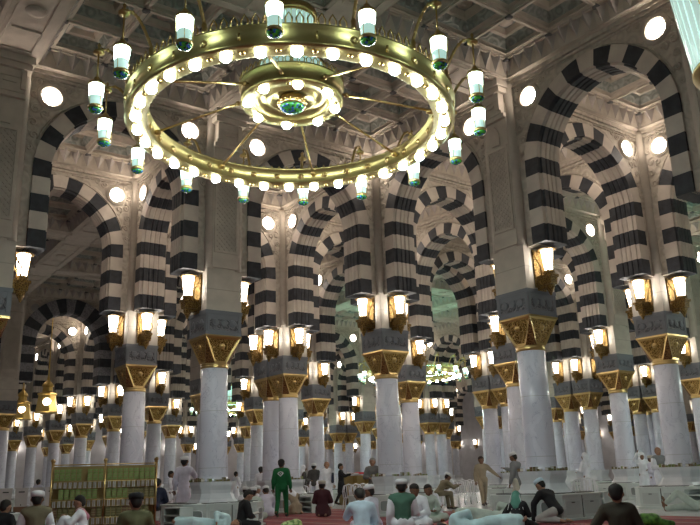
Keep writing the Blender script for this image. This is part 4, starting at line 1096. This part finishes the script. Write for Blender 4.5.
    if kind != 'thobe' and legs:
        lg = []
        for k in (0, 1): lg += [[(HP[k], .105), (KN[k], .078)], [(KN[k], .078), (AN[k], .062)]]
        lg.append([(P, (.15, .12, .09)), (HP[0], .1), (HP[1], .1)])
        part('trousers', union('trousers', lg, vox, [legs[0]], .008, seed))
    sole = []
    if pose in ('stand', 'walk', 'chair') and legs and legs[0] != 'skip':
        for k in (0, 1): sh_ = union('shoe', [[(AN[k]-Vector((0, .03, .03)), .045), (TO[k]+Vector((0, .02, 0)), .040)]], .02, ['hair']); part('shoe', sh_)
    # hair / headgear
    up = hd
    if head in ('hair', 'grey_hair'):
        part('hair', union('hair', [[(hc+hd*.040-fw*.014, (.112, .112, .100)), (hc-hd*.03-fw*.045, .085)]], .018, [head]))
        if False: pass
    elif head.startswith('cap'):
        part('hair', union('hair', [[(hc-hd*.03-fw*.04, .085), (hc+hd*.03-fw*.02, .104)]], .02, ['hair']))
        b = MB(); Tm = Matrix.Translation(hc+hd*.05-fw*.01) @ hd.to_track_quat('Z', 'Y').to_matrix().to_4x4()
        b.lathe([(.114, -.02), (.117, .03), (.110, .065), (.07, .082), (.01, .088)], 16, 0, T=Tm); part('cap', b.me('cap', [{'cap': 'cap_white', 'capc': 'cap_cream', 'capk': 'black_cloth', 'capg': 'pale_blue'}[head]]))
    elif head == 'bald': pass
    elif head.startswith('scarf'):
        c = {'scarfw': 'white_cloth', 'scarfg': 'teal', 'scarfr': 'red_scarf'}[head]
        part('head_scarf', union('head_scarf', [[(hc+hd*.03-fw*.015, .118), (hc-hd*.05-fw*.035, .112)], [(hc-hd*.05-fw*.05, .10), (SH[0]*.5+nb*.5-fw*.03, .07), (SH[1]*.5+nb*.5-fw*.03, .07), (chest-fw*.08, .08)]], .018, [c], .008, seed))
    if extra: extra(r, part, dict(P=P, chest=chest, nb=nb, hc=hc, SH=SH, WR=WR, sd=sd, EL=EL, vox=vox, fw=fw, hd=hd))
    # place
    if lie is None:
        M_ = Matrix.Translation((g.x, g.y, z)) @ Matrix.Rotation(az-math.radians(rel)-PI/2, 4, 'Z') @ Matrix.Scale(s, 4)
    else:
        # lie = (direction of the head in the picture plane: angle from right, counter-clockwise on the floor), facing 'up'/'away'/'toward'
        ha, face = lie; A = az-PI/2+math.radians(ha); hv = Vector((math.cos(A), math.sin(A), 0))
        fwv = {'up': Vector((0, 0, 1)), 'away': Vector((math.cos(az), math.sin(az), 0)), 'toward': -Vector((math.cos(az), math.sin(az), 0)), 'down': Vector((0, 0, -1))}[face]
        fwv = (fwv-hv*fwv.dot(hv)).normalized(); xv = fwv.cross(hv); R_ = Matrix.Identity(4)
        for i_, v_ in enumerate((xv, fwv, hv)):
            for q_ in range(3): R_[q_][i_] = v_[q_]
        hgt = .20 if face in ('away', 'toward') else .17
        M_ = Matrix.Translation(Vector((g.x, g.y, z+hgt*s))-hv*.9*s) @ R_ @ Matrix.Scale(s, 4)
    r.matrix_world = M_; POSE[r.name] = M_.copy()
    tag(r, label, 'person', group); PEOPLE.append(r); return r

def emblem(r, part, J):
    b = MB(); c = J['chest']+J['sd']*.02+Vector((0, -.142, 0))
    for R0, ar in ((.085, .55), (.062, .8)):
        b.tube([c+Vector((R0*math.cos(a), 0, R0*math.sin(a)*ar)) for a in [q*2*PI/18 for q in range(18)]], .007, 4, 0, closed=True)
    b.tube([c+Vector((-.085, 0, .0)), c+Vector((0, 0, -.085)), c+Vector((.085, 0, 0))], .009, 4, 0); b.tube([c+Vector((-.03, 0, .02)), c+Vector((0, 0, -.01)), c+Vector((.03, 0, .02))], .008, 4, 0)
    part('emblem', b.me('emblem', ['cap_white']))
def openbook(r, part, J):
    b = MB(); c = (J['WR'][0]+J['WR'][1])*.5+Vector((0, .08, .03))
    b.mesh([c+Vector(v) for v in ((-.15, -.1, .03), (0, -.1, 0), (0, .12, .04), (-.15, .12, .07), (.15, -.1, .03), (.15, .12, .07), (-.15, -.1, .015), (0, -.1, -.015), (0, .12, .025), (-.15, .12, .055), (.15, -.1, .015), (.15, .12, .055))], [(0, 1, 2, 3), (1, 4, 5, 2), (6, 9, 8, 7), (7, 8, 11, 10), (0, 6, 7, 1), (1, 7, 10, 4), (3, 2, 8, 9), (2, 5, 11, 8), (0, 3, 9, 6), (4, 10, 11, 5)], 0)
    o = b.build('open_book', ['pages']); HELD.append((o, r, 'open white book in the hands of the man in black', 'book'))
def handbag(r, part, J):
    V2 = union('bag', [[(J['WR'][0]+Vector((0, .02, -.20)), (.16, .07, .1)), (J['WR'][0]+Vector((0, .02, -.40)), (.19, .09, .08))]], .03, ['dark_grey'], .012, 3)
    bb = obj('shoulder_bag', V2); HELD.append((bb, r, 'dark soft bag hanging from the hand of the man in black', 'bag'))
def sidebag(r, part, J):
    V2 = union('bag', [[(J['SH'][0]+Vector((-.06, .10, -.12)), (.05, .12, .06)), (J['SH'][0]+Vector((-.04, .10, -.40)), (.06, .14, .06))]], .03, ['navy'], .008, 3)
    bb = obj('shoulder_bag', V2); HELD.append((bb, r, 'navy bag under the arm of the bald man in white', 'bag'))
HELD = []; POSE = {}
def collar(col):
    def f(r, part, J): part('scarf', union('scarf', [[(J['nb']-J['sd']*.02, (.11, .10, .06)), (J['SH'][0]*.6+J['nb']*.4, .078), (J['SH'][1]*.6+J['nb']*.4, .078)], [(J['SH'][1]*.7+J['nb']*.3, .075), (J['chest']-J['fw']*.09, .08)]], .02, [col], .008, 5))
    return f
def stripe_scarf(r, part, J):
    b = MB(); n0 = J['hc']
    for k in range(5):
        o = -.08+k*.04; b.tube([n0+J['hd']*.11+Vector((o, -.06, 0)), n0+Vector((o*1.5, -.125, -.02)), J['nb']+Vector((o*2.2, -.14, -.10)), J['chest']+Vector((o*2.4, -.15, -.02))], .008, 4, 0)
    part('scarf_stripes', b.me('scarf_stripes', ['cap_white']))
# seated and kneeling in front
person(613, 10.9, 'sit', 5, 'man in dark brown jacket sitting on the carpet, back turned, at lower right', ('jacket', 'brown_jacket'), ('black_cloth',), head='hair', s=.98, arms=('prop', 'lap'), lean=4)
person(553, 17.2, 'kneel', -50, 'man in black jacket bowing on his knees with pale blue cap', ('jacket', 'black_cloth'), ('light_grey',), head='capg', lean=38, arms=('floor', 'lap'), s=1.03)
person(514, 14.6, 'side', 15, 'person low on the floor under a green striped head scarf', ('thobe', 'black_cloth'), head='scarfg', lean=32, side=-8, s=.78, arms=('prop', 'lap'), extra=stripe_scarf)
person(475, 14.0, 'lie', 0, 'sleeper wrapped in pale aqua robe at the bottom edge', ('thobe', 'aqua'), head='hair', lie=(172, 'away'), s=.95, arms=('lap', 'lap'))
person(489, 17.0, 'lie', 0, 'sleeper in pale grey-green robe behind the aqua sleeper', ('thobe', 'pale_green'), head='scarfw', lie=(8, 'away'), s=.95, arms=('lap', 'lap'))
person(361, 14.6, 'sit', -8, 'man in pale blue robe sitting, back turned, left elbow out', ('thobe', 'pale_blue'), skin='skin_brown', head='hair', lean=16, hlean=34, arms=('knee', 'lap'), s=1.04)
person(373, 17.2, 'sit', -60, 'man with white cap behind the pale blue robed man', ('thobe', 'lavender'), skin='skin_brown', head='cap', lean=10, arms=('lap', 'lap'), s=1.03)
person(401, 14.5, 'kneel', 2, 'man in green vest and white cap sitting, back turned', ('vest', 'vest_green'), (None, 'pale_blue')[:0] or None, skin='skin_brown', head='cap', arms=('down', 'lap'), s=1.0, lean=4)
person(416, 17.3, 'sit', 200, 'dark-haired man in white facing camera beside the green vest', ('thobe', 'white_cloth'), skin='skin_brown', head='hair', lean=10, hlean=24, arms=('lap', 'lap'), s=1.04)
person(425, 19.2, 'sit', 150, 'man in grey-green behind the dark-haired man in white', ('thobe', 'pale_green'), skin='skin_brown', head='hair', lean=10, arms=('lap', 'lap'), s=.98)
person(434, 20.0, 'side', 165, 'man in white reclining on one elbow, white cap', ('thobe', 'white_cloth'), skin='skin_brown', head='cap', lean=14, side=22, arms=('lap', 'prop'), s=.80)
person(437, 26.0, 'chair', 60, 'man in brown with white cap hunched on a chair', ('jacket', 'khaki'), ('khaki',), skin='skin_brown', head='cap', lean=42, arms=('forward', 'forward'), s=1.0)
person(448, 28.4, 'chair', 200, 'man in white with dark head band facing the hunched man', ('thobe', 'white_cloth'), skin='skin_brown', head='scarfw', lean=14, arms=('lap', 'lap'), s=.92)
person(281.5, 24.2, 'walk', 12, 'man walking away in dark green tracksuit with white back emblem', ('jacket', 'track_green'), ('track_green',), skin='skin_brown', head='hair', arms=('down', 'down'), s=1.04, extra=emblem)
person(241, 18.6, 'sit', 70, 'man in black sitting and reading an open book', ('jacket', 'black_cloth'), ('black_cloth',), skin='skin_tan', head='hair', lean=12, hlean=34, arms=('lap', 'lap'), s=1.03, extra=openbook)
person(245, 27.2, 'sit', 20, 'white-capped man furthest left in the seated circle', ('thobe', 'white_cloth'), skin='skin_brown', head='cap', lean=6, arms=('lap', 'lap'))
person(253, 22.5, 'sit', 0, 'white-capped man with back turned in the seated circle', ('thobe', 'pale_green'), skin='skin_brown', head='cap', lean=10, arms=('lap', 'lap'), s=1.02)
person(256, 26.8, 'sit', 80, 'man in profile with white cap in the seated circle', ('thobe', 'white_cloth'), skin='skin_tan', head='cap', lean=4, arms=('lap', 'lap'), s=1.03)
person(267.5, 25.0, 'sit', -15, 'man in bright white beside the green tracksuit', ('thobe', 'lavender'), skin='skin_brown', head='cap', lean=16, hlean=30, arms=('lap', 'lap'), s=1.05)
person(296, 25.9, 'kneel', -25, 'man in beige bowing right of the green tracksuit', ('thobe', 'tan_cloth'), skin='skin_tan', head='scarfw', lean=40, hlean=62, arms=('floor', 'floor'), s=.98)
person(322, 23.6, 'kneel', 4, 'man in maroon kneeling, back turned, cream cap', ('thobe', 'maroon'), skin='skin_brown', head='capc', arms=('lap', 'lap'), s=1.0)
person(38, 13.4, 'kneel', 6, 'man in olive brown robe kneeling at lower left, white cap', ('vest', 'khaki'), None, skin='skin_brown', head='cap', arms=('lap', 'lap'), s=1.0, lean=4)
person(86, 16.0, 'knees', -85, 'man with pink scarf sitting before the bookcase, knees up', ('thobe', 'white_cloth'), skin='skin_tan', head='hair', lean=10, arms=('knee', 'knee'), s=1.02, extra=collar('pink_scarf'))
person(138, 12.6, 'sit', -12, 'man in olive green with black cap facing the bookcase', ('thobe', 'olive'), skin='skin_tan', head='capk', lean=8, arms=('lap', 'lap'), s=1.06)
person(88, 13.2, 'lie', 0, 'person curled up in white at the foot of the bookcase', ('thobe', 'pale_blue'), head='scarfw', lie=(10, 'away'), s=.62, arms=('lap', 'lap'))
person(209, 17.6, 'lie', 0, 'man lying down in pale blue shirt, head to the right', ('thobe', 'aqua'), skin='skin_tan', head='hair', lie=(6, 'toward'), s=.92, arms=('lap', 'lap'))
person(1, 15.2, 'sit', 40, 'person in black at the very left edge', ('thobe', 'black_cloth'), head='scarfw' if False else 'hair', lean=16, arms=('lap', 'lap'))
person(692, 20.2, 'legup', -80, 'person lying at right edge with one bare foot raised', ('thobe', 'pale_green'), skin='skin_brown', head='hair', lean=-70, hlean=-60, arms=('lap', 'lap'), s=.95)
person(697, 27.5, 'chair', -95, 'person in pale blue leaning at right edge beyond the column', ('thobe', 'pale_blue'), skin='skin_brown', head='hair', lean=36, arms=('forward', 'lap'), s=1.02)
# standing and walking
person(327, 30.0, 'stand', 185, 'bald old man standing in long white robe', ('thobe', 'white_cloth'), skin='skin_tan', head='bald', arms=('down', 'down'), s=1.04, extra=sidebag)
person(341, 33.2, 'walk', 100, 'man in long black coat standing beside the white robe', ('coat', 'black_cloth'), ('black_cloth',), skin='skin_tan', head='hair', arms=('down', 'forward'), s=1.03, extra=handbag)
person(373, 25.6, 'stand', 190, 'grey-haired man in grey robe beside the centre column', ('thobe', 'grey_cloth'), skin='skin_tan', head='grey_hair', arms=('down', 'lap'), s=1.02)
person(304, 33.6, 'stand', 85, 'man in dark grey with white head cloth standing in profile', ('coat', 'dark_grey'), ('dark_grey',), skin='skin_brown', head='scarfw', arms=('down', 'lap'), s=1.0)
person(314, 34.8, 'stand', 10, 'man in dark vest and white cap seen from behind', ('jacket', 'dark_grey'), ('white_cloth',), skin='skin_brown', head='cap', arms=('down', 'lap'), s=1.06)
person(261, 31.0, 'stand', 20, 'dark-haired person in white standing left of tracksuit man', ('thobe', 'white_cloth'), skin='skin_brown', head='hair', s=.98)
person(236, 38.0, 'stand', 50, 'small distant person in white right of the left column', ('thobe', 'white_cloth'), skin='skin_brown', head='hair', s=.94, arms=('lap', 'lap'))
person(482, 28.2, 'walk', 165, 'man in tan shirt and trousers walking toward camera', ('jacket', 'tan_cloth'), ('tan_cloth',), skin='skin_brown', head='hair', arms=('out', 'down'), s=1.03)
person(516, 22.2, 'walk', -60, 'man in grey sweater, cream trousers and white cap walking', ('jacket', 'mid_grey'), ('cream',), skin='skin_brown', head='cap', arms=('down', 'forward'), s=1.0, hlean=20)
person(586, 26.4, 'stand', -60, 'person in white among columns beyond the pale green shoe rack', ('thobe', 'white_cloth'), skin='skin_brown', head='scarfw', s=1.0, arms=('lap', 'lap'))
person(643, 29.0, 'stand', 160, 'person in white with one arm raised left of right column', ('thobe', 'white_cloth'), skin='skin_brown', head='scarfw', s=1.0, arms=('lap', 'up'))
person(652, 26.6, 'stand', 120, 'boy in long white robe with patterned cap', ('thobe', 'lavender'), skin='skin_brown', head='capc', s=.90, arms=('lap', 'lap'))
person(660, 25.6, 'stand', 150, 'bearded man in grey looking left beside the right column', ('vest', 'mid_grey'), None, skin='skin_tan', head='bald', s=1.05, arms=('lap', 'lap'))
person(184, 22.5, 'stand', 15, 'tall man in long white robe and white cap, back turned', ('thobe', 'lavender'), skin='skin_brown', head='cap', s=1.10, arms=('down', 'forward'))
person(171, 26.0, 'stand', 100, 'shorter person in white left of the tall robed man', ('thobe', 'white_cloth'), skin='skin_brown', head='hair', s=.90, arms=('forward', 'lap'))
person(156, 20.8, 'chair', 10, 'person in dark coat bending beside the bookcase', ('coat', 'navy'), ('dark_grey',), skin='skin_tan', head='hair', lean=22, arms=('out', 'lap'), s=.98)
person(38, 32.0, 'stand', 30, 'small dark-haired person behind the water coolers', ('thobe', 'lavender'), skin='skin_brown', head='hair', s=.86)
for o, r, label, cat in HELD:
    o.matrix_world = POSE[r.name]; tag(o, label, cat)
# bags and small things on the carpet
def heap(name, px, d, sp, m, label, cat, z=0):
    g = ground(px, d); me = union(name, [[(Vector(c), r) for c, r in gq] for gq in sp], .02, [m], .02, px); o = obj(name, me, None, (g.x, g.y, z), math.atan2((g-CAM).y, (g-CAM).x)-PI/2); tag(o, label, cat)
mat('bag_green', (.05, .16, .02), .5, build=tex_noise((.02, .07, .01), (.12, .30, .04), 12)); mat('bag_lime', (.34, .48, .14), .5, build=tex_noise((.12, .22, .05), (.48, .60, .24), 10, .45, .55))
heap('plastic_bag', 646, 15.6, [[((-.22, 0, .12), .12), ((.05, 0, .13), .12)], [((.1, 0, .09), .09), ((.36, 0, .05), .05)]], 'bag_green', 'dark green plastic bag beside the brown-jacket man', 'bag')
heap('plastic_bag', 292, 16.8, [[((-.14, 0, .13), .13), ((.10, 0, .18), .12)], [((.1, 0, .12), .12), ((.2, 0, .08), .07)]], 'bag_lime', 'lime green patterned bag on the carpet at bottom', 'bag')
heap('folded_shawl', 440, 15.6, [[((-.22, 0, .05), .05), ((.1, 0, .16), .08)], [((.0, 0, .1), .08), ((.22, .1, .12), .08)]], 'red_scarf', 'red and white checked shawl beside the aqua sleeper', 'shawl')
heap('black_bundle', 527, 19.0, [[((-.16, 0, .18), .10), ((.14, 0, .12), .09)]], 'black_cloth', 'black cloth bundle behind the green head scarf', 'bundle')
heap('blue_cup', 417, 17.8, [[((0, 0, .04), .045), ((0, 0, .10), .05)]], 'navy', 'small dark blue cup on the carpet', 'cup')
g = ground(163, 20.0); b = MB(); b.box(-.5, .5, -.35, .35, 0.016, .022, 0); 
heap('sandal', 163, 17.4, [[((-.12, 0, .03), .035), ((.12, .02, .04), .045)]], 'hair', 'dark sandal on the carpet right of the bookcase', 'shoe')
print('STAT people', len(PEOPLE), 'objects', len(bpy.data.objects))

SC.collection.children.link(COL)
